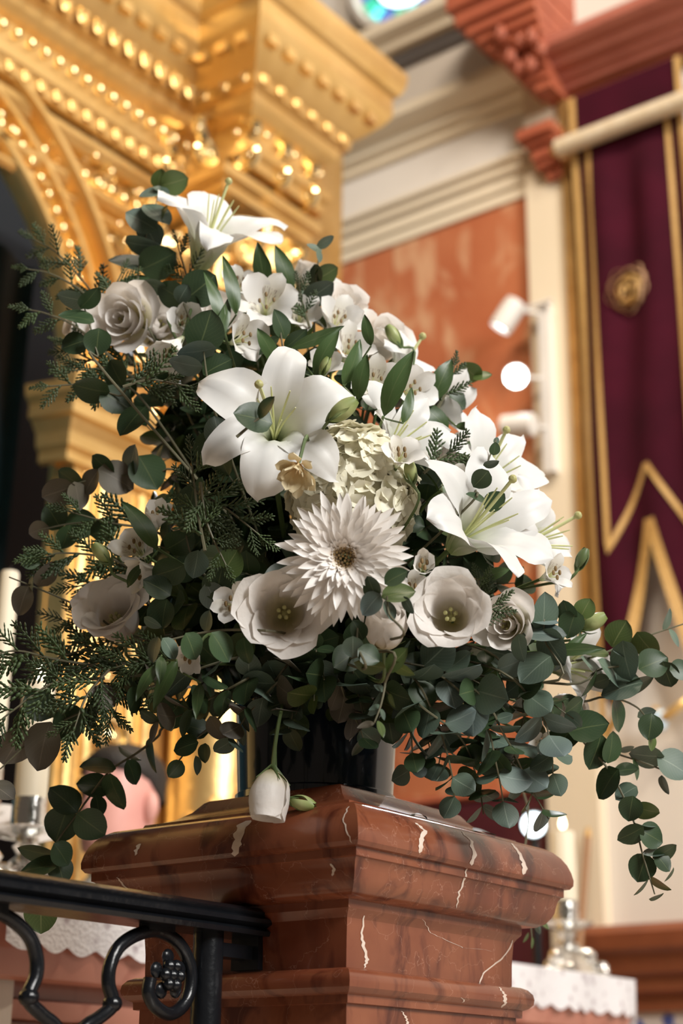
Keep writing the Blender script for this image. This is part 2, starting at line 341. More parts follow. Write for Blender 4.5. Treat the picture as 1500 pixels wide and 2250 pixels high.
# ================================================================== the gilded altarpiece
rt = thing('gilded_altarpiece', 'carved and gilded altarpiece with round arch, column and heavy cornice', 'altarpiece', (-2.9, 2.2, FZ))
XA = -2.9; AC = (1.858, 2.5); AR = .70
def arch_wall():
    b = MB(); n = 28; y0, y1, z1 = .55, 3.75, 4.0
    pts = [(AC[0]+AR*math.cos(pi*i/n), AC[1]+AR*math.sin(pi*i/n)) for i in range(n+1)]   # right springing -> left
    for xx in (XA, XA-.02):
        v = []; f = []
        for (y, z) in pts: v += [(xx, y, z), (xx, y, z1)]
        for i in range(n): f.append((2*i, 2*i+1, 2*i+3, 2*i+2))
        k = len(v); v += [(xx, y1, z1), (xx, y1, FZ), (xx, AC[0]+AR, FZ), (xx, AC[0]+AR, z1), (xx, y0, z1), (xx, y0, FZ), (xx, AC[0]-AR, FZ), (xx, AC[0]-AR, z1)]
        f += [(k, k+1, k+2, k+3), (k+4, k+7, k+6, k+5)]; b.add(v, f)
    ip = [(AC[0]+AR, FZ)]+pts+[(AC[0]-AR, FZ)]; v = []; f = []
    for y, z in ip: v += [(XA, y, z), (XA-.02, y, z)]
    for i in range(len(ip)-1): f.append((2*i, 2*i+1, 2*i+3, 2*i+2))
    b.add(v, f); b.box((XA-.02, y1-.001, FZ), (XA, y1, z1)); return b
part('arch_wall', arch_wall().me('arch_wall', gold, 30), rt)
MA = Matrix(((0, 0, 1, XA), (1, 0, 0, AC[0]), (0, 1, 0, AC[1]), (0, 0, 0, 1)))          # local z -> +x, local xy -> yz
for r0, r1, h, m in ((.70, .735, .05, gold), (.735, .79, .02, gold), (.79, .815, .055, gold), (.815, .86, .025, gold), (.86, .895, .075, gold), (.895, .96, .03, gold)):
    part('arch_moulding', MB().lathe([(r0, 0), (r0, h*.6), (r0+(r1-r0)*.25, h), (r0+(r1-r0)*.75, h), (r1, h*.6), (r1, 0)], 56, MA, 0, pi).me('arch_moulding', m, 40), rt)
bead = MB().ball((0, 0, 0), 1, 12, 8).me('bead', gold_bright)
def beads(pts, r):
    for p in pts: part('bead', bead, rt, Matrix.Translation(p) @ Matrix.Scale(r, 4))
beads([(XA+.04, AC[0]+.762*math.cos(t), AC[1]+.762*math.sin(t)) for t in [i*.062+.05 for i in range(22)]], .013)
# jamb pilaster with capital below the springing
part('jamb_pilaster', MB().box((XA, 2.56, FZ), (XA+.07, 2.90, 2.28)).me('jamb', gold, 30), rt)
for y in (2.60, 2.66, 2.80, 2.86): part('pilaster_reed', MB().tube([(XA+.07, y, 1.2), (XA+.07, y, 2.26)], .016, 8).me('reed', gold), rt)
part('jamb_capital', sweep([(XA, 2.95), (XA+.07, 2.93), (XA+.07, 2.53), (XA, 2.51)][::-1], [(0, 2.27), (.015, 2.275), (.015, 2.30), (.03, 2.31), (.035, 2.345), (.06, 2.37), (.075, 2.375), (.075, 2.41), (.095, 2.425), (.10, 2.455), (.0, 2.47)]).me('capital', gold, 25), rt)
# entablature: one mitred run along the altarpiece, breaking forward over the column
EP = [(-2.85, .5), (-2.85, 2.95), (-2.62, 2.95), (-2.62, 3.25), (-2.9, 3.25)]
ent = [(0, 3.26), (.02, 3.265), (.02, 3.30), (.035, 3.31), (.035, 3.345), (.012, 3.36), (.012, 3.43), (.03, 3.44), (.05, 3.46), (.055, 3.49), (.075, 3.50), (.08, 3.53), (.10, 3.545), (.15, 3.60), (.165, 3.625), (.17, 3.64), (.17, 3.70), (.185, 3.71), (.20, 3.745), (.205, 3.79), (0, 3.81)]
part('entablature', sweep(EP, ent).me('entablature', gold, 22), rt)
def along(off, z, step, seg=(0, 1, 2)):
    P = [Vector(p) for p in EP]; out = []
    offs = []
    for i in range(len(P)):
        def nr(a, c): d = (c-a).normalized(); return Vector((d.y, -d.x))
        if 0 < i < len(P)-1: n1, n2 = nr(P[i-1], P[i]), nr(P[i], P[i+1]); m = (n1+n2)/(1+n1.dot(n2))
        else: m = nr(P[0], P[1]) if i == 0 else nr(P[-2], P[-1])
        offs.append(P[i]+m*off)
    for s in seg:
        a, b = offs[s], offs[s+1]
        if s == 0: a = Vector((a.x, 1.7))
        n = max(1, int((b-a).length/step)); d = (b-a)/n; t = (b-a).normalized(); nn = Vector((t.y, -t.x))
        for i in range(n): p = a+d*(i+.5); out.append(((p.x, p.y, z), nn, t))
    return out
beads([p for p, _, _ in along(.045, 3.375, .05, (0,))], .0155)
beads([p for p, _, _ in along(.04, 3.375, .10, (1, 2))], .012)
leaf_b = MB()
for sgn in (-1, 1): leaf_b.tube(spline([(0, 0, .05), (sgn*.018, .008, .03), (sgn*.02, .012, -.01), (sgn*.004, .016, -.03)], 4), [.012]*7+[.010]*5+[.006], 7)
leaf_b.ball((0, .012, .0), .016, 8, 6, (1, .8, 1.8))
leafm = leaf_b.me('acanthus', gold)
for off, z, st, sc, sg in ((.085, 3.515, .06, .72, (0,)), (.075, 3.515, .075, .5, (1, 2)), (.02, 3.285, .055, .45, (0,))):
    for p, nn, t in along(off, z, st, sg):
        part('acanthus_leaf', leafm, rt, axes(p, Vector((t.x, t.y, 0)), Vector((nn.x, nn.y, 0)), Vector((0, 0, 1)), (sc, sc, sc)))
for p, nn, t in along(.125, 3.60, .07):
    part('dentil', MB().box((-.02, -.02, -.022), (.02, .03, .018)).me('dentil', gold, 30), rt, axes(p, Vector((t.x, t.y, 0)), Vector((nn.x, nn.y, 0)), Vector((0, 0, 1))))
# block over the column with two scrolled consoles
part('impost_block', sweep([(-2.9, 2.96), (-2.72, 2.96), (-2.72, 3.18), (-2.9, 3.18)], [(0, 3.20), (0, 3.40)]).me('impost', gold, 30), rt)
def console():
    b = MB(); pts = []
    for i in range(26):
        t = i/25; a = pi*.5+t*3.6*pi; r = .045*(1-t*.8); pts.append((0, .03+r*math.cos(a), -.04+r*math.sin(a)))
    b.tube(pts, [.016*(1-.5*i/25) for i in range(26)], 8)
    b.tube(spline([(0, .03, .005), (0, .055, .05), (0, .02, .085), (0, .0, .10)], 5), .018, 8)
    b.ball((0, .03, -.04), .02, 8, 6); b.ball((0, .055, .03), .018, 8, 6); return b.me('console', gold_bright)
con = console()
for (x, y, ang) in ((-2.635, 2.93, 0), (-2.635, 3.07, 0), (-2.635, 3.20, 0), (-2.70, 2.875, -90), (-2.82, 2.875, -90)):
    part('console', con, rt, Matrix.Translation((x, y, 3.335)) @ Matrix.Rotation(math.radians(ang-90), 4, 'Z'))
part('abacus', sweep([(-2.9, 2.885), (-2.66, 2.885), (-2.66, 3.225), (-2.9, 3.225)], [(-.06, 3.10), (-.03, 3.115), (-.03, 3.135), (.0, 3.15), (.03, 3.165), (.03, 3.195), (.05, 3.205), (.05, 3.235), (0, 3.25)]).me('abacus', gold, 25), rt)
CYL = (-2.765, 3.055)
part('column_shaft', MB().lathe([(.15, FZ), (.15, .9), (.125, .95), (.115, 1.0), (.118, 1.8), (.105, 2.72), (.12, 2.73), (.12, 2.76), (.10, 2.77)], 32, Matrix.Translation((*CYL, 0))).me('column_shaft', gold, 30), rt)
part('capital_bell', MB().lathe([(.10, 2.76), (.105, 2.85), (.125, 2.98), (.17, 3.08), (.175, 3.11)], 32, Matrix.Translation((*CYL, 0))).me('capital_bell', gold, 30), rt)
vol = MB(); pts = []
for i in range(24):
    t = i/23; a = t*3.4*pi; r = .05*(1-t*.82); pts.append((0, .03+r*math.cos(a), r*math.sin(a)))
vol.tube([(0, -.06, -.10), (0, .0, -.05)]+pts, [.02, .018]+[.017*(1-.5*i/23) for i in range(24)], 8); vol.ball((0, .03, 0), .016, 8, 6); volm = vol.me('volute', gold_bright)
for k in range(8): part('volute', volm, rt, Matrix.Translation((*CYL, 3.05)) @ Matrix.Rotation(k*pi/4+pi/8, 4, 'Z') @ Matrix.Translation((0, .14, 0)))
for row, (z, rr, n, sc) in enumerate(((2.83, .112, 10, 1.25), (2.93, .128, 10, 1.35), (3.0, .15, 10, 1.1))):
    for k in range(n):
        a = 2*pi*(k+.5*row)/n; nn = Vector((math.cos(a), math.sin(a), 0)); part('acanthus_leaf', leafm, rt, axes((CYL[0]+rr*nn.x, CYL[1]+rr*nn.y, z), Vector((-nn.y, nn.x, 0)), nn, Vector((0, 0, 1)), (sc, sc, sc)))
for i in range(40):
    z = 1.05+i*.042; a = i*.62; part('vine_leaf', leafm, rt, axes((CYL[0]+.118*math.cos(a), CYL[1]+.118*math.sin(a), z), Vector((-math.sin(a), math.cos(a), 0)), Vector((math.cos(a), math.sin(a), 0)), Vector((0, 0, 1)), (.9, .9, .9)))
# carved spandrel and frieze ornament between arch and entablature
scr = []
for v_ in range(3):
    b = MB(); pts = []
    for i in range(22):
        t = i/21; a = t*(2.6+.5*v_)*pi; r = .06*(1-t*.8); pts.append((0, r*math.cos(a), r*math.sin(a)))
    b.tube([(.0, .03, -.10), (.006, .05, -.05)]+pts, [.006, .012]+[.014*(1-.5*i/21) for i in range(22)], 8)
    b.ball((.006, 0, 0), .018, 10, 7); b.ball((0, .055, -.045), .014, 8, 6, (1, 1, 1.6)); b.ball((0, -.03, -.06), .013, 8, 6); scr.append(b.me('scroll', gold_bright))
spots = []
for i in range(400):
    y, z = rnd(1.9, 2.95), rnd(2.5, 3.24); d = math.hypot(y-AC[0], z-AC[1])
    if d > 1.0 and all((y-a)**2+(z-b_)**2 > .088**2 for a, b_ in spots): spots.append((y, z))
for y, z in spots: part('carved_scroll', random.choice(scr), rt, Matrix.Translation((XA+.012, y, z)) @ Matrix.Rotation(rnd(0, 6.28), 4, 'X') @ Matrix.Scale(rnd(.65, 1.0), 4))
beads([(XA+.02+rnd(0, .02), y+rnd(-.05, .05), z+rnd(-.05, .05)) for y, z in spots], .011)
for z, h, d in ((3.235, .03, .055), (3.10, .022, .05), (3.045, .016, .04)):
    part('spandrel_moulding', sweep([(XA, 1.0), (XA, 2.88)], [(0, z-h), (d*.6, z-h), (d, z-h*.4), (d, z+h*.2), (d*.5, z+h*.5), (0, z+h*.5)]).me('spandrel_moulding', gold, 30), rt)
beads([(XA+.035, 1.95+.05*i, 3.135) for i in range(18)], .014)
# lower gilded panels beside the column: carved dado and a broad arched frame
for y0, y1, z0, z1 in ((2.92, 3.6, 1.10, 1.50), (2.92, 3.6, 1.56, 2.2)):
    part('carved_panel', MB().box((XA, y0, z0), (XA+.035, y1, z1)).me('carved_panel', gold, 30), rt)
    q = []
    for i in range(120):
        y, z = rnd(y0+.05, y1-.05), rnd(z0+.05, z1-.05)
        if all((y-a)**2+(z-b_)**2 > .10**2 for a, b_ in q): q.append((y, z)); part('carved_scroll', random.choice(scr), rt, Matrix.Translation((XA+.045, y, z)) @ Matrix.Rotation(rnd(0, 6.28), 4, 'X') @ Matrix.Scale(rnd(.8, 1.2), 4))
for z in (2.0, 1.8, 1.6, 1.4): part('carved_scroll', scr[1], rt, Matrix.Translation((XA+.085, 2.73, z)) @ Matrix.Scale(.9, 4))
part('lower_cornice', sweep([(XA, 2.56), (XA, 3.75)], [(0, 1.0), (.10, 1.0), (.12, 1.03), (.15, 1.05), (.15, 1.08), (0, 1.10)]).me('lower_cornice', gold, 30), rt)
# the niche behind the arch: dark back, teal curtain
part('niche_back', MB().box((XA-.92, .5, FZ), (XA-.90, 3.7, 4.0)).me('niche_back', mat('navy_niche_cloth', (.014, .022, .036), .85)), rt)  # the niche's darkness is put into this near-black navy base colour
teal = mat('teal_velvet', (.006, .055, .075), .75, var=(.003, .025, .04), scale=6)
b = MB(); v = []; f = []; n = 90
for i in range(n+1):
    y = 1.0+1.70*i/n; x = XA-.34+.035*math.sin(i*.55)+.02*math.sin(i*.21+1)
    for z in (FZ+.02, 1.5, 3.05): v.append((x, y+(.03*math.sin(i*.3) if z > 2 else 0), z))
for i in range(n):
    for k in range(2): f.append((3*i+k, 3*i+3+k, 3*i+4+k, 3*i+1+k))
b.add(v, f); cur = obj('niche_curtain', b.me('niche_curtain', teal, None)); tag(cur, 'dark teal velvet curtain hanging inside the arched niche', 'curtain')

# ================================================================== banner on the right-hand bay
velvet = mat('maroon_velvet', (.052, .003, .012), .9, var=(.034, .002, .008), scale=5, spec=.15); N_ = velvet.node_tree.nodes['Principled BSDF']
N_.inputs['Sheen Weight'].default_value = .04; N_.inputs['Sheen Tint'].default_value = (.6, .12, .22, 1)
braid = mat('gold_braid', (.62, .38, .13), .5, var=(.50, .29, .09), scale=80, bump=.3, bscale=300)
bn = thing('velvet_banner', 'maroon velvet swallow-tailed banner with gold braid and embroidered medallion', 'banner', (-2.095, YW-.10, 4.0))
BX0, BX1, BXC = -2.31, -1.88, -2.095
def fold(x, z):
    s = (x-BXC)/.2; k = max(0, min(1, (3.93-z)/.25))
    return YW-.085 - k*(.012*math.sin(s*7+.8*math.sin(z*3)) + .016*math.exp(-((abs(s)-.45)*3)**2)*max(0, 1-(3.93-z)/1.1))
def zbot(x):
    s = abs(x-BXC)/(BXC-BX0); return 2.50-(.62*s/.72 if s < .72 else .62-.10*(s-.72)/.28)
nx, nz = 44, 50; v = []; f = []
for i in range(nx+1):
    x = BX0+(BX1-BX0)*i/nx; zb = zbot(x)
    for k in range(nz+1): z = 4.145+(zb-4.145)*k/nz; v.append((x, fold(x, z), z))
for i in range(nx):
    for k in range(nz): a = i*(nz+1)+k; f.append((a, a+1, a+nz+2, a+nz+1))
cloth = part('cloth', mesh('cloth', v, f, velvet), bn)
def ribbon(name, pts, wd, m, root, lift=.006, th=.004):
    P = []
    for a, b_ in zip(pts[:-1], pts[1:]):
        n = max(1, int(math.hypot(b_[0]-a[0], b_[1]-a[1])/.03))
        P += [(a[0]+(b_[0]-a[0])*i/n, a[1]+(b_[1]-a[1])*i/n) for i in range(n)]
    P.append(pts[-1]); v = []; f = []
    for i, (x, z) in enumerate(P):
        a, c = P[max(0, i-1)], P[min(len(P)-1, i+1)]; d = Vector((c[0]-a[0], c[1]-a[1])).normalized(); nn = Vector((-d.y, d.x))
        for s in (-1, 1):
            q = (x+nn.x*wd/2*s, z+nn.y*wd/2*s); y = fold(q[0], q[1])-lift; v += [(q[0], y, q[1]), (q[0], y+th, q[1])]
    for i in range(len(P)-1):
        k = 4*i; f += [(k, k+2, k+6, k+4), (k, k+4, k+5, k+1), (k+2, k+3, k+7, k+6)]
    return part(name, mesh(name, v, f, m, smooth=False), root)
for s in (-1, 1):
    ribbon('inner_braid', [(BXC+s*.152, 3.93), (BXC+s*.148, 2.412), (BXC, 2.68)], .017, braid, bn)
    ribbon('edge_fringe', [(BXC+s*.205, 4.14), (BXC+s*.205, 1.82)], .022, braid, bn, .008)
    ribbon('tail_fringe', [(BXC+s*.20, 1.82), (BXC+s*.150, 1.88), (BXC, 2.49)], .034, braid, bn, .010)
part('hanging_rod', MB().tube([(BX0-.035, YW-.125, 3.93), (BX1+.06, YW-.125, 3.93)], .034, 14).me('rod', mat('pale_gilt_rod', (.76, .66, .50), .45, var=(.66, .52, .34), scale=30)), bn)
for s in (BX0-.035, BX1+.06): part('rod_finial', MB().ball((s, YW-.125, 3.93), .03, 12, 8).me('finial', gold), bn)
# embroidered medallion: ring, ribbon scroll and a monogram
ec = (-2.119, 3.315)
def eloop(r, w_, wob, n=40, name='medallion_ring', m=None, lift=.012):
    b = MB(); pts = []
    for i in range(n+1):
        a = 2*pi*i/n; rr = r*(1+wob*math.sin(5*a)); x, z = ec[0]+rr*.92*math.cos(a), ec[1]+rr*1.05*math.sin(a); pts.append((x, fold(x, z)-lift, z))
    b.tube(pts, w_, 6, flat=.4); return part(name, b.me(name, m or braid), bn)
dullbraid = mat('dull_gold_thread', (.36, .20, .10), .6)
eloop(.048, .010, 0); eloop(.070, .007, .10, name='medallion_scroll', m=dullbraid); eloop(.078, .004, -.12, name='medallion_scroll', m=dullbraid)
b = MB()
for pts in ([(-.03, -.02), (-.02, .02), (0, -.005), (.02, .02), (.03, -.02)], [(0, .025), (0, .05)], [(-.015, .04), (.015, .04)], [(-.03, -.045), (0, -.03), (.03, -.045)]):
    b.tube(spline([(ec[0]+x, fold(ec[0]+x, ec[1]+z)-.013, ec[1]+z) for x, z in pts], 3), .006, 6)
part('medallion_monogram', b.me('monogram', braid), bn)

# ================================================================== spotlights on the pilaster
fx = thing('spotlight_bar', 'white vertical bar with three swivel spotlights fixed to the cream pilaster', 'spotlight', (-2.45, YW-.10, 2.76))
lampw = mat('white_lamp_metal', (.72, .69, .65), .4)
part('bar', MB().box((-2.475, YW-.085, 2.74), (-2.435, YW-.05, 3.37)).me('bar', lampw, 30), fx)
part('cross_bar', MB().tube([(-2.53, YW-.10, 3.36), (-2.41, YW-.10, 3.36)], .008, 8).me('cross_bar', lampw), fx)
for k, (c, d, em) in enumerate((((-2.55, YW-.15, 3.33), (-.50, -.15, -.75), 5), ((-2.53, YW-.15, 3.085), None, 60), ((-2.52, YW-.15, 2.90), (-.9, -.05, .12), 7))):
    c = Vector(c); d = (CAM+Vector((-.3, .3, .2))-c).normalized() if d is None else Vector(d).normalized(); M = frame(c, d)
    h = part('lamp_head', MB().lathe([(0, -.055), (.038, -.05), (.042, -.02), (.042, .06), (.037, .063), (.034, .05)], 24, M).me('lamp_head', lampw, 30), fx)
    part('lens', MB().lathe([(.0, .052), (.036, .05)], 24, M).me('lens', mat('lit_lens_%d' % k, (1, 1, 1), .3, emit=((.95, .98, 1), em))), h)
    part('yoke', MB().tube([c-d*.02, Vector((-2.455, YW-.07, c.z))], .007, 8).me('yoke', lampw), fx)
hd = Vector((-.50, -.15, -.75)).normalized(); h1 = Vector((-2.55, YW-.15, 3.33))+hd*.07
light('spotlight_beam_down', 'SPOT', h1, h1+hd, 10, (1, .85, .65), spot_size=math.radians(95), spot_blend=.8, shadow_soft_size=.03)
light('spotlight_beam', 'SPOT', Vector((-2.53, YW-.15, 3.085))+(CAM-Vector((-2.53, YW-.15, 3.085))).normalized()*.08, (-1.1, 1.8, 1.4), 90, (.95, .97, 1), spot_size=math.radians(50), spot_blend=.5, shadow_soft_size=.035)
# small floor-standing lamp glowing behind the greenery
p = on_plane(1172, 1812, 1, 3.85)
ul = thing('small_spotlight', 'small bright spotlight on a slim stand behind the trailing leaves', 'spotlight', (p.x, p.y, FZ))
part('stand', MB().lathe([(0, FZ), (.09, FZ), (.09, FZ+.015), (.012, FZ+.03), (.012, p.z-.03), (0, p.z-.03)], 20, Matrix.Translation((p.x, p.y, 0))).me('stand', iron, 30), ul)
M = frame(p, (CAM-p)); part('lamp_head', MB().lathe([(0, -.05), (.035, -.045), (.04, .03), (.034, .033), (.032, .02)], 20, M).me('head', iron, 30), ul)
part('lens', MB().lathe([(0, .022), (.033, .02)], 20, M).me('lens', mat('small_lit_lens', (1, 1, 1), .3, emit=((.8, .95, 1), 5))), ul)
# gilded wall bracket by the right edge, slender processional pole leaning on the pilaster
p = on_plane(1500, 1575, 1, YW-.06)
wb = thing('wall_bracket', 'gilded wall bracket with pale blue glass cup on the cream wall', 'bracket', (p.x, YW, p.z))
part('arm', MB().tube(spline([(p.x+.04, YW-.005, p.z+.03), (p.x+.02, YW-.07, p.z+.04), (p.x-.05, YW-.09, p.z), (p.x-.08, YW-.08, p.z+.03)], 5), .014, 8).me('arm', gold), wb)
part('plate', MB().lathe([(0, 0), (.04, 0), (.035, .015), (0, .02)], 20, frame((p.x+.04, YW, p.z+.03), (0, -1, 0))).me('plate', gold), wb)
part('glass_cup', MB().lathe([(0, -.03), (.02, -.025), (.03, .01), (.028, .03)], 16, Matrix.Translation((p.x-.07, YW-.08, p.z-.01))).me('cup', mat('pale_blue_glass', (.5, .65, .75), .15)), wb)
a, c = on_plane(1290, 1840, 1, YW-.09), on_plane(1268, 2140, 1, YW-.185)
pl = thing('processional_pole', 'slender brown wooden pole leaning on the cream pilaster behind the altar', 'pole', (c.x, c.y, FZ))
dd = (c-a); bot = a+dd*((FZ-a.z)/dd.z)
part('shaft', MB().tube([bot, a], [.016, .011], 10).me('shaft', mat('brown_wood', (.30, .14, .05), .5)), pl)
part('ferrule', MB().tube([a, a+(a-c).normalized()*.03], [.012, .006], 10).me('ferrule', gold_dull), pl)
# ================================================================== altar table with lace cloth, candlesticks
AXF, AXB, AY0, AY1, AZ = -1.86, -2.315, 1.60, 3.50, 1.036
al = thing('altar_table', 'red marble altar table with moulded frieze behind the railing', 'altar', (-2.1, 2.5, FZ))
amar = marble('altar_marble', (.46, .17, .115), (.56, .25, .18), (.38, .12, .08), 5, .3, False)
part('tabletop', sweep([(AXB, AY0), (AXF, AY0), (AXF, AY1), (AXB, AY1)], [(0, .92), (.012, .925), (.02, .95), (.02, 1.02), (.01, AZ), (-.26, AZ)], True).me('tabletop', amar, 25), al)
part('body', MB().box((AXB+.04, AY0+.05, FZ), (AXF-.04, AY1-.05, .925)).me('body', amar, 25), al)
part('frieze_moulding', sweep([(AXF-.04, AY0+.05), (AXF-.04, AY1-.05)], [(0, .865), (.012, .868), (.02, .885), (.022, .895), (0, .90)]).me('frieze', amar, 25), al)
for y0, y1 in ((1.86, 2.30), (2.36, 2.85), (2.91, 3.36)):
    part('front_panel', sweep([(AXF-.04, y0), (AXF-.04, y1)], [(0, .2), (.012, .2), (.012, .84), (0, .84)]).me('front_panel', amar, 25), al)
part('panel_stile', MB().box((AXF-.04, 1.80, FZ), (AXF-.02, 1.85, .865)).me('stile', mat('dark_red_stone', (.25, .07, .045), .4)), al)
gp = part('gilded_panel', MB().box((AXF-.04, 1.655, .2), (AXF-.022, 1.795, .86)).me('gilded_panel', gold_dull), al)
for k in range(12): part('carved_scroll', scr[k % 3], gp, Matrix.Translation((AXF-.016, 1.70+.05*(k % 2), .82-.045*k)) @ Matrix.Rotation(k*1.1, 4, 'X') @ Matrix.Scale(.55, 4))
part('end_pillar', MB().box((AXF-.06, 1.60, FZ), (AXF-.005, 1.645, .96)).me('end_pillar', mat('pale_stone', (.70, .62, .54), .5, var=(.64, .55, .47), scale=12)), al)
lace = mat('white_lace', (.80, .78, .80), .8, bump=.5, bscale=160, trans=.1)
nt = lace.node_tree; vo = nt.nodes.new('ShaderNodeTexVoronoi'); vo.inputs['Scale'].default_value = 34; rr = nt.nodes.new('ShaderNodeValToRGB')
rr.color_ramp.elements[0].position = .12; rr.color_ramp.elements[0].color = (.50, .44, .47, 1); rr.color_ramp.elements[1].position = .34; rr.color_ramp.elements[1].color = (.82, .80, .82, 1)
tc = [n for n in nt.nodes if n.type == 'TEX_COORD'][0]; nt.links.new(tc.outputs['Object'], vo.inputs['Vector']); nt.links.new(vo.outputs['Distance'], rr.inputs['Fac']); nt.links.new(rr.outputs['Color'], nt.nodes['Principled BSDF'].inputs['Base Color'])
cl = thing('altar_cloth', 'white scalloped lace cloth spread over the red marble altar', 'tablecloth', (-2.1, 2.5, AZ))
v = []; f = []; n = 240; ring = []
loop = [(AXB, AY0-.012), (AXF+.032, AY0-.012), (AXF+.032, AY1+.03), (AXB, AY1+.03)]
part('cloth_top', MB().box((AXB, AY0-.012, AZ+.0005), (AXF+.03, AY1+.03, AZ+.004)).me('cloth_top', lace), cl)
def drop(a, c, n, out, zb0, zb1, name):
    v = []; f = []; L_ = math.hypot(c[0]-a[0], c[1]-a[1])
    for i in range(n+1):
        t = i/n; x, y = a[0]+(c[0]-a[0])*t, a[1]+(c[1]-a[1])*t; zb = zb0+(zb1-zb0)*t
        sc = .012*abs(math.sin(pi*t*L_/.062)); wv = .006*math.sin(t*L_*28)
        for k, q in enumerate((0, .3, .65, 1)): v.append((x+out[0]*(.004+wv*q), y+out[1]*(.004+wv*q), (AZ+.004)*(1-q)+(zb-sc)*q))
    for i in range(n):
        for k in range(3): f.append((4*i+k, 4*i+4+k, 4*i+5+k, 4*i+1+k))
    part(name, mesh(name, v, f, lace), cl)
drop((AXF+.03, AY0-.012), (AXF+.03, AY1+.03), 300, (1, 0), .972, .965, 'lace_front')
drop((AXF+.03, AY1+.03), (AXB, AY1+.03), 90, (0, 1), .80, .78, 'lace_side')

silver = mat('polished_silver', (.82, .80, .76), .18, 1, bump=.3, bscale=50); wax = mat('ivory_wax', (.86, .78, .62), .5, trans=.25)
flame = mat('candle_flame', (1, .8, .5), .5, emit=((1, .85, .6), 8)); wick = mat('wick', (.02, .015, .01), .8)
def candlestick(label, x, y, ztop, zwax, rw, lit, clabel):
    t = thing('candlestick', label, 'candlestick', (x, y, AZ+.004), 'silver candlesticks on the altar'); M = Matrix.Translation((x, y, 0)); z0 = AZ+.004; h = zwax-z0
    part('base', MB().lathe([(0, z0), (.075, z0), (.078, z0+.01), (.06, z0+.03), (.045, z0+.05), (.02, z0+h*.40)], 28, M).me('base', silver), t)
    for k in range(3):
        a = k*2.094+.5; b = MB(); r_ = lambda q: (x+q*math.cos(a), y+q*math.sin(a))
        b.tube(spline([(*r_(.02), z0+h*.38), (*r_(.055), z0+h*.34), (*r_(.05), z0+h*.18), (*r_(.082), z0+.03), (*r_(.085), z0+.006)], 4), .011, 8)
        b.ball((*r_(.052), z0+h*.30), .018, 8, 6); b.ball((*r_(.085), z0+.014), .014, 8, 6); b.ball((*r_(.05), z0+h*.14), .02, 8, 6); part('scroll_foot', b.me('scroll_foot', silver), t)
    part('stem', MB().lathe([(.018, z0+h*.38), (.03, z0+h*.46), (.014, z0+h*.54), (.024, z0+h*.62), (.013, z0+h*.68)], 20, M).me('stem', silver), t)
    part('drip_pan', MB().lathe([(.012, z0+h*.66), (.055, z0+h*.72), (.066, z0+h*.78), (.062, z0+h*.785), (.02, z0+h*.75)], 26, M).me('drip_pan', silver), t)
    part('nozzle', MB().lathe([(.016, z0+h*.72), (rw*.95, z0+h*.80), (rw*1.08, z0+h*.82), (rw*1.08, zwax+.015), (rw*1.0, zwax+.015)], 24, M).me('nozzle', silver), t)
    c = thing('candle', clabel, 'candle', (x, y, zwax), 'ivory altar candles')
    part('wax', MB().lathe([(0, zwax-.01), (rw, zwax-.01), (rw, ztop-.006), (rw*.9, ztop), (rw*.4, ztop-.004), (0, ztop-.004)], 24, M).me('wax', wax, 40), c)
    part('wick', MB().tube([(x, y, ztop-.006), (x+.002, y, ztop+.012)], .0015, 6).me('wick', wick), c)
    if lit: part('flame', MB().lathe([(0, ztop+.006), (.006, ztop+.011), (.008, ztop+.018), (.005, ztop+.03), (0, ztop+.042)], 12, M).me('flame', flame), c)
candlestick('ornate silver candlestick on the altar end beside the cream pilaster', -1.950, 3.430, 1.385, 1.205, .029, True, 'lit ivory candle in the candlestick beside the cream pilaster')
candlestick('ornate silver candlestick on the altar behind the iron handrail', -2.02, 1.785, 1.42, 1.21, .027, True, 'lit ivory candle behind the hanging eucalyptus over the iron handrail')
candlestick('slim silver candlestick on the altar in front of the dark niche', -2.212, 1.862, 1.679, 1.293, .017, False, 'tall slim unlit candle before the dark niche opening')

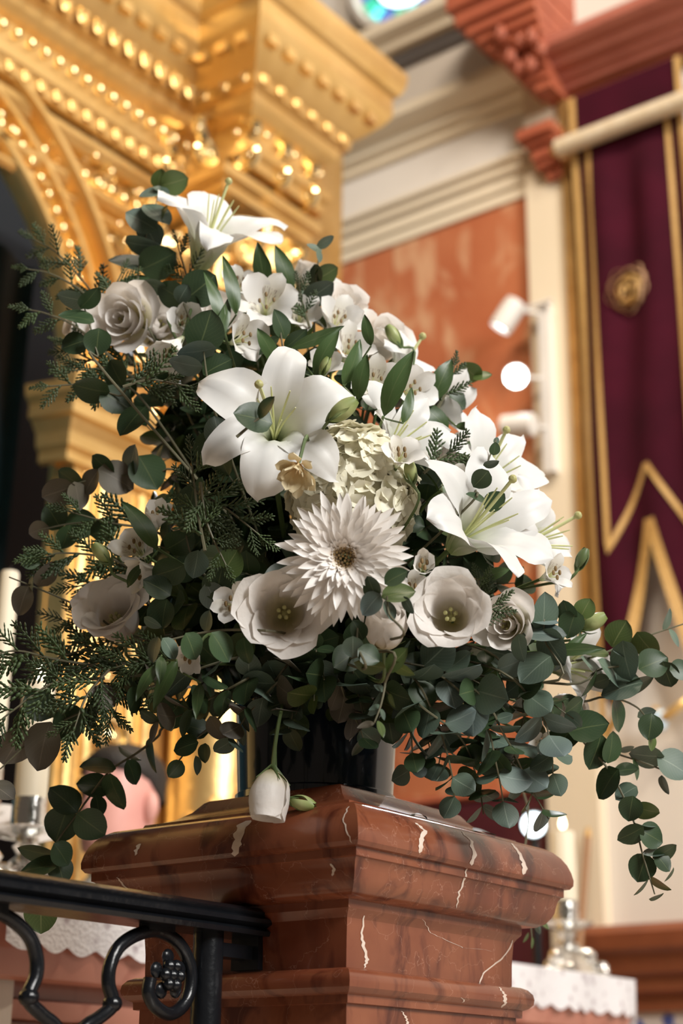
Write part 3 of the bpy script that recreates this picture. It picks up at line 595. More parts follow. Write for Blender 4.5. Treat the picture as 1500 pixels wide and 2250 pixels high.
# ================================================================== person behind the altar
def person():
    hc = on_plane(262, 1762, 0, -2.53); face = (RT*-.50 + UP*0 - FW*.75); face.z = 0; face.normalize(); side = Vector((-face.y, face.x, 0)); up = Vector((0, 0, 1))
    t = thing('person', 'person with short dark hair in a pale cream robe standing behind the altar', 'person', (hc.x, hc.y, FZ))
    skin = mat('skin', (.70, .37, .31), .45, var=(.62, .29, .25), scale=14); b = MB()
    W = lambda f, s, z: hc + face*f + side*s + up*z
    rows = [(-.125, .01, .045, .05), (-.112, .018, .062, .062), (-.09, .012, .075, .068), (-.06, .005, .086, .073), (-.02, .0, .092, .076), (.02, -.004, .096, .079), (.06, -.008, .094, .077), (.09, -.012, .080, .066), (.11, -.014, .055, .045), (.12, -.014, .01, .01)]
    v = []; f = []; n = 28
    for z, fo, rf, rs in rows:
        for i in range(n):
            a = 2*pi*i/n; c, s = math.cos(a), math.sin(a); r = rf
            nose = .024*max(0, 1-abs(z+.03)/.04)*math.exp(-(a if a < pi else a-2*pi)**2/.02); eye = -.010*math.exp(-((abs(a if a < pi else a-2*pi)-.38)/.16)**2)*math.exp(-((z-.012)/.016)**2)
            mouth = .007*math.exp(-((a if a < pi else a-2*pi)/.3)**2)*math.exp(-((z+.078)/.012)**2); v.append(W(fo+(r+nose+eye+mouth)*c, rs*s, z))
    for j in range(len(rows)-1):
        for i in range(n): f.append((j*n+i, j*n+(i+1) % n, (j+1)*n+(i+1) % n, (j+1)*n+i))
    f.append(tuple(range(n-1, -1, -1))); b.add(v, f)
    b.tube([W(-.02, 0, -.06), W(-.022, 0, -.12), W(-.03, 0, -.20)], [.052, .052, .066], 16)
    for s in (-1, 1): b.ball(W(-.012, s*.080, -.015), .022, 10, 8, (1, .8, 1.6))
    zs = -.20                                                        # trunk and limbs below the neck
    for (z0, a, s_), (z1, c, d) in zip([(zs+.03, .05, .07), (zs-.03, .085, .15), (zs-.15, .10, .15), (zs-.35, .095, .14), (zs-.5, .10, .15)], [(zs-.03, .085, .15), (zs-.15, .10, .15), (zs-.35, .095, .14), (zs-.5, .10, .15), (zs-.62, .09, .15)]):
        vv = []
        for z, p_, q_ in ((z0, a, s_), (z1, c, d)):
            for i in range(20): g = 2*pi*i/20; vv.append(W(-.03+p_*math.cos(g), q_*math.sin(g), z))
        b.add(vv, [(i, (i+1) % 20, 20+(i+1) % 20, 20+i) for i in range(20)])
    feet = FZ-hc.z
    for s in (-1, 1):
        b.tube(spline([W(-.03, s*.125, zs-.03), W(-.05, s*.135, zs-.30), W(.08, s*.12, zs-.40), W(.17, s*.05, zs-.38)], 5), [.042-.0011*i for i in range(16)], 12)
        for q in range(5): k0 = W(.17, s*(.05-.012*(q-2)), zs-.38+.010*(q-2)); b.tube([k0, k0+face*.04-up*.005, k0+face*.065+side*(-s*.03)], [.009, .008, .006], 6)
        b.tube(spline([W(-.03, s*.08, zs-.55), W(-.01, s*.085, zs-.85), W(-.03, s*.085, feet+.09)], 5), [.085-.005*i for i in range(11)], 12); b.ball(W(.03, s*.085, feet+.047), .045, 12, 8, (1.0, 1.0, 1))
    part('body', b.me('body', skin, None), t)
    hair = mat('dark_hair', (.018, .013, .010), .6, bump=.5, bscale=120); hb = MB(); v = []; f = []
    hr = [(.0, -.03, .080, .084, 1), (.03, -.018, .094, .086, .75), (.06, -.010, .110, .088, .2), (.09, -.012, .098, .078, 0), (.118, -.014, .068, .056, 0), (.133, -.014, .01, .01, 0)]
    for z, fo, rf, rs, cut in hr:
        for i in range(n):
            a = 2*pi*i/n; lim = max(-1, 1-1.35*cut); c = min(math.cos(a), lim); v.append(W(fo+rf*c, rs*math.sin(a)*(1 if math.cos(a) <= lim else .96), z))
    for j in range(len(hr)-1):
        for i in range(n): f.append((j*n+i, j*n+(i+1) % n, (j+1)*n+(i+1) % n, (j+1)*n+i))
    hb.add(v, f); part('hair', hb.me('hair', hair, None), t)
    eb = MB()
    for s in (-1, 1): eb.ball(W(.076, s*.032, .012), .011, 10, 6); eb.tube([W(.092, s*.018, .034), W(.090, s*.036, .038), W(.078, s*.052, .032)], .004, 6)
    part('eyes', eb.me('eyes', hair), t)
    part('mouth', MB().tube([W(.078, -.026, -.078), W(.092, 0, -.076), W(.078, .026, -.078)], .006, 6).me('mouth', mat('lips', (.42, .12, .12), .5)), t)
    robe = mat('cream_robe', (.80, .74, .64), .8, var=(.74, .67, .56), scale=10); rb = MB(); v = []; f = []; m_ = 48
    for z, p_, q_, am in ((zs+.045, .062, .075, 0), (zs+.0, .085, .13, 0), (zs-.05, .12, .175, .004), (zs-.18, .14, .19, .005), (zs-.4, .15, .19, .006), (zs-.7, .155, .19, .008), (feet+.03, .165, .19, .010)):
        for i in range(m_): a = 2*pi*i/m_; k = 1+am*4*math.sin(9*a); v.append(W(-.02+p_*k*math.cos(a), q_*k*math.sin(a), z))
    for j in range(6):
        for i in range(m_): f.append((j*m_+i, j*m_+(i+1) % m_, (j+1)*m_+(i+1) % m_, (j+1)*m_+i))
    rb.add(v, f)
    for s in (-1, 1): rb.tube(spline([W(-.03, s*.125, zs-.05), W(-.05, s*.135, zs-.28), W(.06, s*.125, zs-.41), W(.13, s*.09, zs-.40)], 5), [.055+.0008*i for i in range(16)], 14)
    part('robe', rb.me('robe', robe, None), t)
    part('collar', MB().tube([W(-.02+.066*math.cos(a), .068*math.sin(a), zs+.055) for a in [2*pi*i/24 for i in range(25)]], .012, 8, False).me('collar', mat('white_collar', (.85, .83, .80), .7)), t)
person()

# ================================================================== marble pier
PX0, PX1, PY0, PY1 = -1.453, -1.03, 1.373, 1.835
PROF = [(.1086, 1.107), (.104, 1.104), (.094, 1.092), (.080, 1.0825), (.066, 1.077), (.053, 1.0745), (.051, 1.0695), (.040, 1.0685), (.027, 1.0655), (.018, 1.0605), (.011, 1.0535), (.0055, 1.0450), (.002, 1.0355), (0, 1.026), (.0005, 1.019), (.004, 1.0145),
        (.0095, 1.0135), (.0098, 1.0045), (.0125, 1.0035), (.0155, .9995), (.0175, .992), (.019, .984), (.0225, .977), (.028, .9705), (.036, .9662), (.0495, .9648), (.050, .9560), (.0545, .951), (.0575, .9465), (.0595, .920), (.060, .8935), (.052, .8925), (.0455, .8895), (.041, .884), (.0398, .878), (.041, .872), (.0455, .867), (.051, .8645), (.0515, .856), (.057, .8550), (.058, .35), (.04, .34), (.03, .30), (.03, .0), (.01, -.01), (.01, FZ)]
def ringprof(pr, cap=False):
    b = MB(); v = []; f = []
    for o, z in pr: v += [(PX1-o, PY0+o, z), (PX1-o, PY1-o, z), (PX0+o, PY1-o, z), (PX0+o, PY0+o, z)]
    for j in range(len(pr)-1):
        for i in range(4): f.append((4*j+i, 4*j+4+i, 4*j+4+(i+1) % 4, 4*j+(i+1) % 4))
    f.append((0, 1, 2, 3)); k = len(v); f.append((k-1, k-2, k-3, k-4)); return b.add(v, f)
pier = thing('marble_pier', 'red marble pier with moulded cap carrying the flower arrangement', 'pier', (-1.2415, 1.604, FZ))
for nm, a, c in (('cap_tier', 0, 7), ('cap_slab', 6, 17), ('cap_moulding', 16, 26), ('neck_band', 25, 29), ('neck', 28, 31), ('torus_moulding', 30, 39), ('shaft', 38, 41), ('plinth', 40, 46)):
    part(nm, ringprof(PROF[a:c]).me(nm, red_marble, 28), pier)
zz = [z for o, z in PROF][::-1]; oo = [o for o, z in PROF][::-1]
def face_pt(x, y, face):
    o = .02
    for _ in range(12):
        p = on_plane(x, y, 0, PX1-o) if face == 'R' else on_plane(x, y, 1, PY0+o)
        o = .5*o+.5*float(np.interp(p.z, zz, oo))
    return p
def vein(face, pts):
    sp = []; W_ = []
    for (a, b_) in zip(pts[:-1], pts[1:]):
        for k in range(5): t = k/5; sp.append((a[0]+(b_[0]-a[0])*t + 1.6*math.sin(7.1*(a[1]+b_[0]*t)), a[1]+(b_[1]-a[1])*t)); W_.append(a[2]+(b_[2]-a[2])*t)
    sp.append(pts[-1][:2]); W_.append(.6); W_[0] = min(W_[0], W_[1]*.6+.3); v = []; f = []
    for (x, y), w_ in zip(sp, W_):
        p = face_pt(x, y, face); o = float(np.interp(p.z, zz, oo))-.0005; h = w_*PXM(p)*.62*(1+.25*math.sin(y*1.7))
        # walk the profile closely: three points across, pushed just proud of the stone
        for s in (-1, 0, 1):
            v.append((PX1-o, p.y+s*h, p.z) if face == 'R' else (p.x+s*h, PY0+o, p.z))
    for i in range(len(sp)-1):
        for k in range(2): f.append((3*i+k, 3*i+k+1, 3*i+4+k, 3*i+3+k))
    part('marble_vein', mesh('marble_vein', v, f, vein_mat), pier)
for fc, pts in [('R', [(913, 1808, 8), (932, 1825, 15), (924, 1850, 13), (920, 1875, 12)]), ('R', [(1012, 1826, 3), (1034, 1848, 10), (1041, 1878, 12), (1035, 1902, 10)]), ('R', [(1024, 1909, 5), (1021, 1930, 6), (1008, 1960, 5), (1002, 1996, 3)]),
                ('R', [(1124, 1853, 7), (1142, 1880, 12), (1153, 1905, 15), (1148, 1922, 8)]), ('R', [(800, 2012, 3), (793, 2050, 7), (799, 2085, 8), (806, 2108, 9), (799, 2128, 5)]),
                ('R', [(928, 2020, 1.5), (945, 2050, 3), (985, 2068, 4), (1018, 2083, 4), (1060, 2086, 4), (1088, 2092, 2)]), ('R', [(1126, 2066, 3), (1110, 2098, 5), (1085, 2120, 6), (1062, 2138, 5), (1053, 2162, 4)]),
                ('R', [(1096, 2169, 6), (1108, 2186, 9), (1109, 2203, 9), (1101, 2215, 6)]), ('R', [(882, 2222, 3), (891, 2236, 7), (896, 2252, 8)]), ('R', [(1012, 2192, 3), (1020, 2198, 5), (1014, 2203, 3)]),
                ('L', [(545, 1803, 26), (530, 1818, 24), (521, 1850, 19), (516, 1882, 16)]), ('L', [(766, 1772, 3), (754, 1800, 3), (764, 1830, 3), (773, 1852, 2)]), ('L', [(308, 1854, 9), (300, 1868, 9), (297, 1880, 3)]), ('L', [(258, 1928, 3), (272, 1945, 4), (288, 1962, 3)]), ('L', [(728, 1898, 4), (734, 1912, 7), (730, 1925, 4)])]: vein(fc, pts)

# ================================================================== wrought-iron railing
XR = -1.229
rl = thing('iron_railing', 'black wrought-iron railing with scrolls running up to the marble pier', 'railing', (XR, 1.0, FZ))
hp = [(-.030, .931), (-.032, .936), (-.026, .940), (-.034, .944), (-.034, .949), (-.027, .952), (-.030, .957), (-.022, .962), (0, .964), (.022, .962), (.030, .957), (.027, .952), (.034, .949), (.034, .944), (.026, .940), (.032, .936), (.030, .931)]
v = []; f = []; k = len(hp)
for y in (.15, 1.434):
    for x, z in hp: v.append((XR+x, y, z))
f = [(i, i+1, k+i+1, k+i) for i in range(k-1)]+[(k-1, 0, k, 2*k-1), tuple(range(k-1, -1, -1)), tuple(range(k, 2*k))]
part('handrail', MB().add(v, f).me('handrail', iron, 50), rl)
part('post', MB().lathe([(.0, FZ), (.03, FZ), (.03, FZ+.02), (.0175, FZ+.03), (.0170, .935)], 16, Matrix.Translation((XR, 1.362, 0))).me('post', iron, 40), rl)
part('post', MB().lathe([(.0, FZ), (.03, FZ), (.03, FZ+.02), (.0175, FZ+.03), (.0170, .935)], 16, Matrix.Translation((XR, .42, 0))).me('post', iron, 40), rl)
part('wall_bracket', MB().box((XR-.012, 1.37, .906), (XR+.012, 1.433, .921)).box((XR-.02, 1.424, .895), (XR+.02, 1.4335, .932)).me('wall_bracket', iron, 30), rl)
part('bottom_bar', MB().box((XR-.012, .15, .10), (XR+.012, 1.36, .125)).me('bottom_bar', iron, 30), rl)
sc_px = [(182, 2262), (215, 2238), (243, 2215), (247, 2196), (238, 2160), (242, 2120), (262, 2080), (300, 2054), (345, 2046), (388, 2068), (414, 2112), (419, 2160), (405, 2205), (374, 2228), (342, 2212), (326, 2182), (330, 2150)]
syz = [on_plane(x, y, 0, XR) for x, y in sc_px]; syz = [(p.y, p.z) for p in syz]
berry = MB()
for kk in range(7): a = kk*2*pi/6; q = (0, 0) if kk == 6 else (.011*math.cos(a), .011*math.sin(a)); berry.ball((.004, q[0], q[1]), .0072, 8, 6)
for kk in range(5): a = kk*1.257+.4; berry.ball((-.002, .019*math.cos(a), .019*math.sin(a)), .009, 8, 6, (.5, 1, 1))
berm = berry.me('rosette', iron)
YM = on_plane(155, 2230, 0, XR).y; rc = on_plane(372, 2143, 0, XR)
for mir, dy in ((1, 0), (-1, 0), (1, -.43), (-1, -.43)):
    pts = [(XR, (y if mir > 0 else 2*YM-y)+dy, z) for y, z in syz]; pts = [(XR, pts[0][1]-mir*.02, pts[0][2]-.03)]+pts
    s = part('scroll', MB().tube(spline(pts, 5), .0073, 12).me('scroll', iron, 60), rl)
    y3 = (syz[3][0] if mir > 0 else 2*YM-syz[3][0])+dy
    part('collar', MB().ball((XR, y3, syz[3][1]-.004), .0105, 10, 8, (1, 1, .9)).me('collar', iron), s)
    part('rosette', berm, s, Matrix.Translation((XR, (rc.y if mir > 0 else 2*YM-rc.y)+dy, rc.z)))
    y8 = (syz[8][0] if mir > 0 else 2*YM-syz[8][0])+dy; part('weld_tab', MB().box((XR-.008, y8-.02, syz[8][1]), (XR+.008, y8+.02, .934)).me('weld_tab', iron, 30), s)

# ================================================================== vase
VC = (-1.260, 1.588)
vs = thing('flower_vase', 'dark blue-black glazed cylinder vase standing on the marble pier', 'vase', (VC[0], VC[1], 1.107))
vm = mat('dark_glaze', (.006, .010, .018), .16, coat=.5)
part('vessel', MB().lathe([(0, 1.107), (.092, 1.107), (.098, 1.110), (.0995, 1.125), (.108, 1.30), (.110, 1.305), (.107, 1.306), (.099, 1.30), (.094, 1.16), (0, 1.16)], 48, Matrix.Translation((*VC, 0))).me('vessel', vm, 50), vs)
part('foot_ring', MB().lathe([(.095, 1.108), (.1025, 1.110), (.1025, 1.118), (.098, 1.121)], 48, Matrix.Translation((*VC, 0))).me('foot_ring', vm, 50), vs)
part('floral_foam', MB().lathe([(0, 1.16), (.088, 1.16), (.092, 1.29), (.085, 1.335), (.05, 1.35), (0, 1.352)], 24, Matrix.Translation((*VC, 0))).me('floral_foam', mat('floral_foam', (.04, .08, .035), .9)), vs)
# ================================================================== the flower arrangement
CORE = Vector((VC[0], VC[1], 1.31))
def smoothstep(x): x = max(0, min(1, x)); return x*x*(3-2*x)
def petal(L, W, theta, wfun, cup=.25, ruf=.0, rk=5, ph=0, r0=.004, z0=0, wrap=False, ns=13, nu=8, twist=0, crease=0):
    """petal along a bent midline (theta(s): angle from the flower axis), azimuth 0, axis +z"""
    v = []; uv = []; f = []; r, z = r0, z0
    for i in range(ns+1):
        s = i/ns; th = theta(s)
        if i: thm = theta((i-.5)/ns); r += math.sin(thm)*L/ns; z += math.cos(thm)*L/ns
        w_ = W*wfun(s); cu = cup(s) if callable(cup) else cup
        for k in range(nu+1):
            u = 2*k/nu-1
            h = -cu*w_*u*u + ruf*L*(abs(u)**2)*math.sin(rk*2*pi*s+ph+1.7*u) - crease*w_*math.exp(-(u/.18)**2)
            rr, zz_ = r+math.cos(th)*h, z-math.sin(th)*h; lat = u*w_
            if wrap:
                az = lat/max(rr, .35*w_+.004); x, y = rr*math.cos(az), rr*math.sin(az)
            else: x, y = rr, lat
            if twist: a = twist*s; x, y = x*math.cos(a)-y*math.sin(a), x*math.sin(a)+y*math.cos(a)
            v.append((x, y, zz_)); uv.append((k/nu, s))
    for i in range(ns):
        for k in range(nu): a = i*(nu+1)+k; f.append((a, a+1, a+nu+2, a+nu+1))
    return v, f, uv
def lerp_theta(*st):
    xs = [a for a, _ in st]; ys = [math.radians(b) for _, b in st]
    return lambda s: float(np.interp(s, xs, ys))
w_lily = lambda s: 1.62*(s+.03)**.55*max(0, 1-s**2.8)**.66
w_spoon = lambda s: .16+.95*smoothstep((s-.15)/.55)*max(0, 1-max(0, (s-.72)/.28)**2.2)**.6 - .16*s
w_broad = lambda s: .30+.75*math.sin(min(1, s*1.15)*pi/2)*(1 if s < .8 else max(.15, 1-((s-.8)/.2)**2)**.5) - .05
w_mum = lambda s: .35+.65*min(1, s*2.2) if s < .72 else max(.05, (1-((s-.72)/.28)**1.8))
def stalk(root, base, axis, r=.0025, m=None, target=None, length=.05, name='stalk'):
    tgt = target if target is not None else CORE+Vector((rnd(-.04, .04), rnd(-.04, .04), rnd(-.03, .05)))
    pts = spline([base, base-axis*length, (base-axis*length).lerp(tgt, .55), tgt], 5)
    return part(name, MB().tube(pts, r, 6).me(name, m or stem_green), root)
def lily(label, x, y, off, fac, L=.12, th1=125, spin=0, group='white lilies', cup0=.5, pist=True, stam=True):
    ax = vdir(*fac); c = B(x, y, off); base = c-ax*L*.42; t = thing('lily', label, 'lily', base, group)
    for k in range(6):
        inner = k % 2; Lk = L*rnd(.94, 1.08); e1 = th1+rnd(-22, 22)
        th = lerp_theta((0, 12), (.28, 24+rnd(0, 8)), (.58, e1*.46), (.82, e1*.80), (1, e1*1.08))
        v, f, uv = petal(Lk, L*(.225 if inner else .165), th, w_lily, lambda s: .60-.85*s if s < .8 else -.08, rnd(.022, .04), rnd(1.4, 2.4), rnd(0, 6), .004, 0, False, 16, 8, rnd(-.25, .25), .10)
        part('petal', mesh('lily_petal', v, f, petal_white, uv), t, frame(base, ax, spin+k*pi/3+rnd(-.1, .1)))
    M = frame(base, ax, spin)
    if stam:
        for k in range(6):
            a = k*pi/3+.3; e = Vector((.022*math.cos(a), .022*math.sin(a), L*.72)); pts = spline([M @ Vector((0, 0, .01)), M @ Vector((e.x*.4, e.y*.4, L*.4)), M @ e], 4)
            part('stamen', MB().tube(pts, [.0012]*(len(pts)-1)+[.0007], 5).me('stamen', filament), t)
    if pist:
        q = Vector((.012, .02, L*.86)); pts = spline([M @ Vector((0, 0, .005)), M @ Vector((.002, .006, L*.45)), M @ q], 5); pp = part('pistil', MB().tube(pts, .0021, 7).me('pistil', filament), t)
        part('stigma', MB().ball(M @ q, .0052, 8, 6).me('stigma', stigma), pp)
    stalk(t, base, ax, .0035, name='stem'); return t
def lisianthus(label, x, y, off, fac, d_px, style='open', spin=0, group='white lisianthus'):
    ax = vdir(*fac); c = B(x, y, off); D = d_px*PXM(c); R_ = D/2*1.14; base = c-ax*R_*.95; t = thing('lisianthus', label, 'lisianthus', base, group)
    M0 = frame(base, ax, spin); n = {'open': 9, 'rose': 12, 'closed': 9}[style]
    for k in range(n):
        q = k/(n-1)                                # outer petals first
        if style == 'open':
            th = lerp_theta((0, 78-15*q), (.22, 42-10*q), (.5, 8), (.72, 20-8*q), (.9, 70-25*q), (1, 105-40*q)); L = R_*(1.92-.25*q); W = R_*(.80-.12*q); r0 = .002
        elif style == 'rose':
            th = lerp_theta((0, 78-60*q), (.25, 50-38*q), (.55, 14-10*q), (.8, 34-40*q), (1, 85-95*q)); L = R_*(1.75-.45*q); W = R_*(.78-.42*q); r0 = .002+.10*R_*(1-q)
        else:
            th = lerp_theta((0, 75-40*q), (.25, 45-25*q), (.55, 5), (.85, -12), (1, 10-8*q)); L = R_*(1.8-.3*q); W = R_*(.72-.25*q); r0 = .002
        v, f, uv = petal(L, W, th, w_broad, .06, rnd(.012, .028), rnd(1.5, 2.6), rnd(0, 6), r0, 0, True, 13, 10, rnd(-.15, .15))
        part('petal', mesh('lisianthus_petal', v, f, lisi_white, uv), t, M0 @ Matrix.Rotation(k*2.4+rnd(-.15, .15), 4, 'Z'))
    b = MB()
    for k in range(5): a = k*1.257; b.tube([M0 @ Vector((0, 0, .006)), M0 @ Vector((.006*math.cos(a), .006*math.sin(a), R_*.8))], .0009, 5); b.ball(M0 @ Vector((.006*math.cos(a), .006*math.sin(a), R_*.82)), .0026, 7, 5)
    b.ball(M0 @ Vector((0, 0, R_*.45)), .0045, 8, 6, (1, 1, 1)); part('stamens', b.me('stamens', stigma), t)
    b = MB()
    for k in range(5):
        a = k*1.257+.3; b.tube(spline([M0 @ Vector((.002*math.cos(a), .002*math.sin(a), -.004)), M0 @ Vector((R_*.35*math.cos(a), R_*.35*math.sin(a), .006)), M0 @ Vector((R_*.62*math.cos(a), R_*.62*math.sin(a), R_*.4))], 3), [.0022, .002, .0018, .0015, .001, .0008, .0005], 5, flat=.4)
    part('calyx', b.me('calyx', stem_green), t); stalk(t, base, ax, .0022, name='stem'); return t
def alstroemeria(label, x, y, off, fac, d_px, opn=70, spin=0, group='white alstroemeria', n_=6):
    ax = vdir(*fac); c = B(x, y, off); R_ = d_px*PXM(c)/2*1.12; base = c-ax*R_*.8; t = thing('alstroemeria', label, 'alstroemeria', base, group); M0 = frame(base, ax, spin)
    for k in range(n_):
        inn = k % 2; e = opn+rnd(-14, 14); L = R_*(1.5 if inn else 1.45)*rnd(.93, 1.07)
        th = lerp_theta((0, 16), (.35, 22), (.7, e*.7), (1, e*1.05)); v, f, uv = petal(L, L*(.20 if inn else .29), th, w_spoon, .22, .012, 2.2, rnd(0, 6), .002, 0, False, 12, 6, rnd(-.2, .2))
        part('petal', mesh('alstroemeria_petal', v, f, alst_streak if k in (1, 3) else alst_white, uv), t, M0 @ Matrix.Rotation(k*pi/3+rnd(-.12, .12), 4, 'Z'))
    for k in range(4):
        a = k*1.5; e = Vector((.2*R_*math.cos(a), .2*R_*math.sin(a), R_*1.0)); pts = spline([M0 @ Vector((0, 0, .004)), M0 @ Vector((e.x*.3, e.y*.3, R_*.6)), M0 @ e], 3); s_ = part('stamen', MB().tube(pts, .0007, 5).me('stamen', filament), t)
        part('anther', MB().ball(M0 @ e, .0022, 6, 5, (1, 1, 1.6)).me('anther', pollen), s_)
    stalk(t, base, ax, .002, name='stem'); return t
def bud(label, x0, y0, x1, y1, off, w_px, m=None, group='buds', stem_to=None, cat='bud', sepals=True):
    a, c = B(x0, y0, off), B(x1, y1, off+.01); ax = (c-a).normalized(); L = (c-a).length; R_ = w_px*PXM(a)/2; t = thing('flower_bud', label, cat, a, group); M0 = frame(a, ax, rnd(0, 6))
    for k in range(3):
        th = lerp_theta((0, 55), (.2, 32), (.5, 2), (.85, -24), (1, -30)); v, f, uv = petal(L*1.12, R_*1.15, th, w_broad, .05, .01, 2, rnd(0, 6), R_*.12, 0, True, 12, 8, .35)
        part('petal', mesh('bud_petal', v, f, m or bud_green, uv), t, M0 @ Matrix.Rotation(k*2.09, 4, 'Z'))
    if sepals:
        b = MB()
        for k in range(5): q = k*1.257; b.tube(spline([M0 @ Vector((.001, 0, -.003)), M0 @ Vector((R_*.8*math.cos(q), R_*.8*math.sin(q), L*.14)), M0 @ Vector((R_*1.08*math.cos(q), R_*1.08*math.sin(q), L*.42))], 3), [.0018, .0018, .0016, .0014, .001, .0008, .0004], 5, flat=.4)
        part('calyx', b.me('calyx', stem_green), t)
    if stem_to:
        pts = spline([a+ax*.002]+[B(*q) for q in stem_to], 6); part('stem', MB().tube(pts, .0019, 7).me('stem', stem_green), t)
    else: stalk(t, a, ax, .0018, length=.03, name='stem')
    return t

# ---- lilies
lily('tall white lily at the very top of the arrangement, beside the upright eucalyptus', 468, 505, .10, (.36, .84, .38), .150, 112, .3)
lily('largest open white lily with arching green pistil, above the cream hydrangea', 605, 925, .37, (.06, .42, .90), .140, 138, 1.57)
lily('open white lily with rolled-back petals, on the banner side of the white chrysanthemum', 1055, 1150, .30, (.55, .52, .60), .140, 108, .35)
lily('white lily tucked behind the small-leaved eucalyptus tip on the banner-side slope', 1075, 1040, .17, (.55, .62, .45), .125, 105, .9)
lily('white lily with long curled petal reaching out toward the cream pilaster', 1165, 1165, .17, (.88, .25, .35), .115, 120, .2)
lily('half-open white lily with a broad folded petal above the hydrangea', 880, 965, .30, (.62, .58, .50), .110, 85, 1.2, pist=False)
lily('white lily whose recurved petal tip curls beside the upper eucalyptus pair', 895, 800, .12, (.60, .72, .30), .085, 115, .1, stam=False)
lily('white lily with one pale petal pointing out to the red marble wall', 985, 900, .12, (.85, .22, .40), .080, 75, .6, stam=False, pist=False)
lily('white lily half hidden among eucalyptus low on the banner side', 1262, 1462, .12, (.72, .15, .60), .085, 85, .4, pist=False)
# ---- lisianthus
for a in (('blush-white lisianthus like a full rose, high on the niche side', 268, 700, .17, (-.28, .02, .95), 140, 'rose', .4),
          ('white lisianthus pressed behind the rose-like bloom high on the niche side', 352, 690, .16, (.25, .25, .90), 125, 'rose', 1.4),
          ('blush lisianthus in shade low on the niche side among eucalyptus', 248, 1350, .17, (-.25, .66, .70), 145, 'open', .2),
          ('wide-mouthed blush lisianthus below, on the niche side of the chrysanthemum', 622, 1345, .37, (-.02, .15, .98), 178, 'open', .2),
          ('crumpled half-closed white lisianthus just under the chrysanthemum', 848, 1372, .36, (.05, .80, .60), 130, 'closed', .8),
          ('wide-mouthed white lisianthus with yellow-green throat, on the banner side', 965, 1348, .34, (-.12, .30, .95), 150, 'open', 1.5),
          ('white lisianthus half covered by grey eucalyptus leaves on the banner side', 1112, 1372, .26, (-.35, .10, .90), 115, 'rose', .9),
          ('ruffled white lisianthus high on the banner-side slope', 1025, 985, .16, (.45, .45, .75), 130, 'rose', .4),
          ('white lisianthus on the crest against the red wall', 842, 742, .10, (.50, .55, .60), 110, 'rose', .2),
          ('white lisianthus below the grey crest eucalyptus tip', 757, 668, .10, (.40, .65, .60), 100, 'rose', 2.2),
          ('white lisianthus peeking out toward the dark niche', 172, 722, .10, (-.80, .20, .50), 80, 'closed', .6),
          ('white lisianthus hidden under the lowest banner-side eucalyptus', 1245, 1562, .10, (.35, .05, .90), 105, 'closed', .2),
          ('white lisianthus in the gap beside the shaded niche-side cypress', 470, 690, .14, (.10, .40, .90), 90, 'rose', .3),
          ('white lisianthus bud-like bloom at the top behind the lily', 672, 600, .06, (.30, .85, .35), 70, 'closed', .3)):
    lisianthus(*a)
# ---- alstroemeria
for a in (('white alstroemeria with dark throat streaks facing out near the top', 585, 668, .20, (.10, .35, .92), 140, 82, .2), ('white alstroemeria in profile beside the big dark eucalyptus leaf', 535, 745, .24, (.60, .10, .78), 115, 62, .9),
          ('drooping white alstroemeria trumpet under the rose-like bloom', 378, 770, .22, (-.40, -.65, .60), 110, 48, .3), ('speckled white alstroemeria squeezed between two lisianthus', 405, 705, .20, (.30, .10, .95), 90, 60, 1.1),
          ('pale alstroemeria behind the broad upright green leaf', 822, 842, .25, (.15, .35, .90), 130, 70, .4), ('pale alstroemeria on the banner side of the broad upright green leaf', 905, 855, .22, (.55, .25, .80), 115, 65, 1.7),
          ('white alstroemeria on the crest below the eucalyptus tip', 742, 705, .15, (.35, .60, .70), 120, 60, .3), ('white alstroemeria beside the drooping bud stalk on the crest', 770, 765, .18, (.35, .50, .80), 110, 65, .8),
          ('white alstroemeria on the shaded niche side beside its pale bud', 300, 1205, .20, (-.25, .45, .85), 110, 55, .3), ('white alstroemeria with long parted petals on the shaded niche side', 318, 1258, .23, (-.85, -.10, .50), 105, 40, .9),
          ('closed blush alstroemeria hanging among the niche-side leaves', 345, 1135, .22, (.15, .75, .65), 95, 18, .2), ('small half-open alstroemeria between lily and wide-mouthed lisianthus', 930, 1243, .36, (.0, .45, .88), 78, 28, .5),
          ('faint-streaked alstroemeria tucked behind the wide-mouthed white lisianthus', 905, 1295, .33, (-.15, .30, .90), 85, 75, .6), ('shaded alstroemeria on the niche side of the wide-mouthed blush lisianthus', 512, 1328, .30, (-.40, .25, .85), 105, 60, .1),
          ('dim alstroemeria low on the niche side under a horizontal twig', 418, 1442, .27, (-.30, -.30, .90), 80, 60, .2), ('white alstroemeria in the gap below the lily bud', 700, 905, .30, (.05, .50, .85), 90, 65, .4), ('white alstroemeria just above the cream hydrangea', 838, 1000, .34, (.2, .6, .75), 95, 70, .9),
          ('white alstroemeria on the banner side under the curving bud', 1215, 1262, .20, (.60, .30, .70), 90, 55, .3), ('white alstroemeria in the middle of the upper leaves', 660, 690, .16, (.15, .45, .88), 100, 70, 1.9), ('white alstroemeria below the top lily', 525, 625, .12, (.20, .55, .80), 95, 65, .6),
          ('white alstroemeria low on the banner side among hanging leaves', 1195, 1635, .10, (.10, .0, 1), 80, 60, .3), ('white alstroemeria near the crumpled hydrangea edge', 990, 1060, .28, (.4, .4, .8), 90, 60, .2), ('white alstroemeria above the largest lily', 715, 800, .22, (.1, .55, .8), 95, 60, .5)):
    alstroemeria(*a)
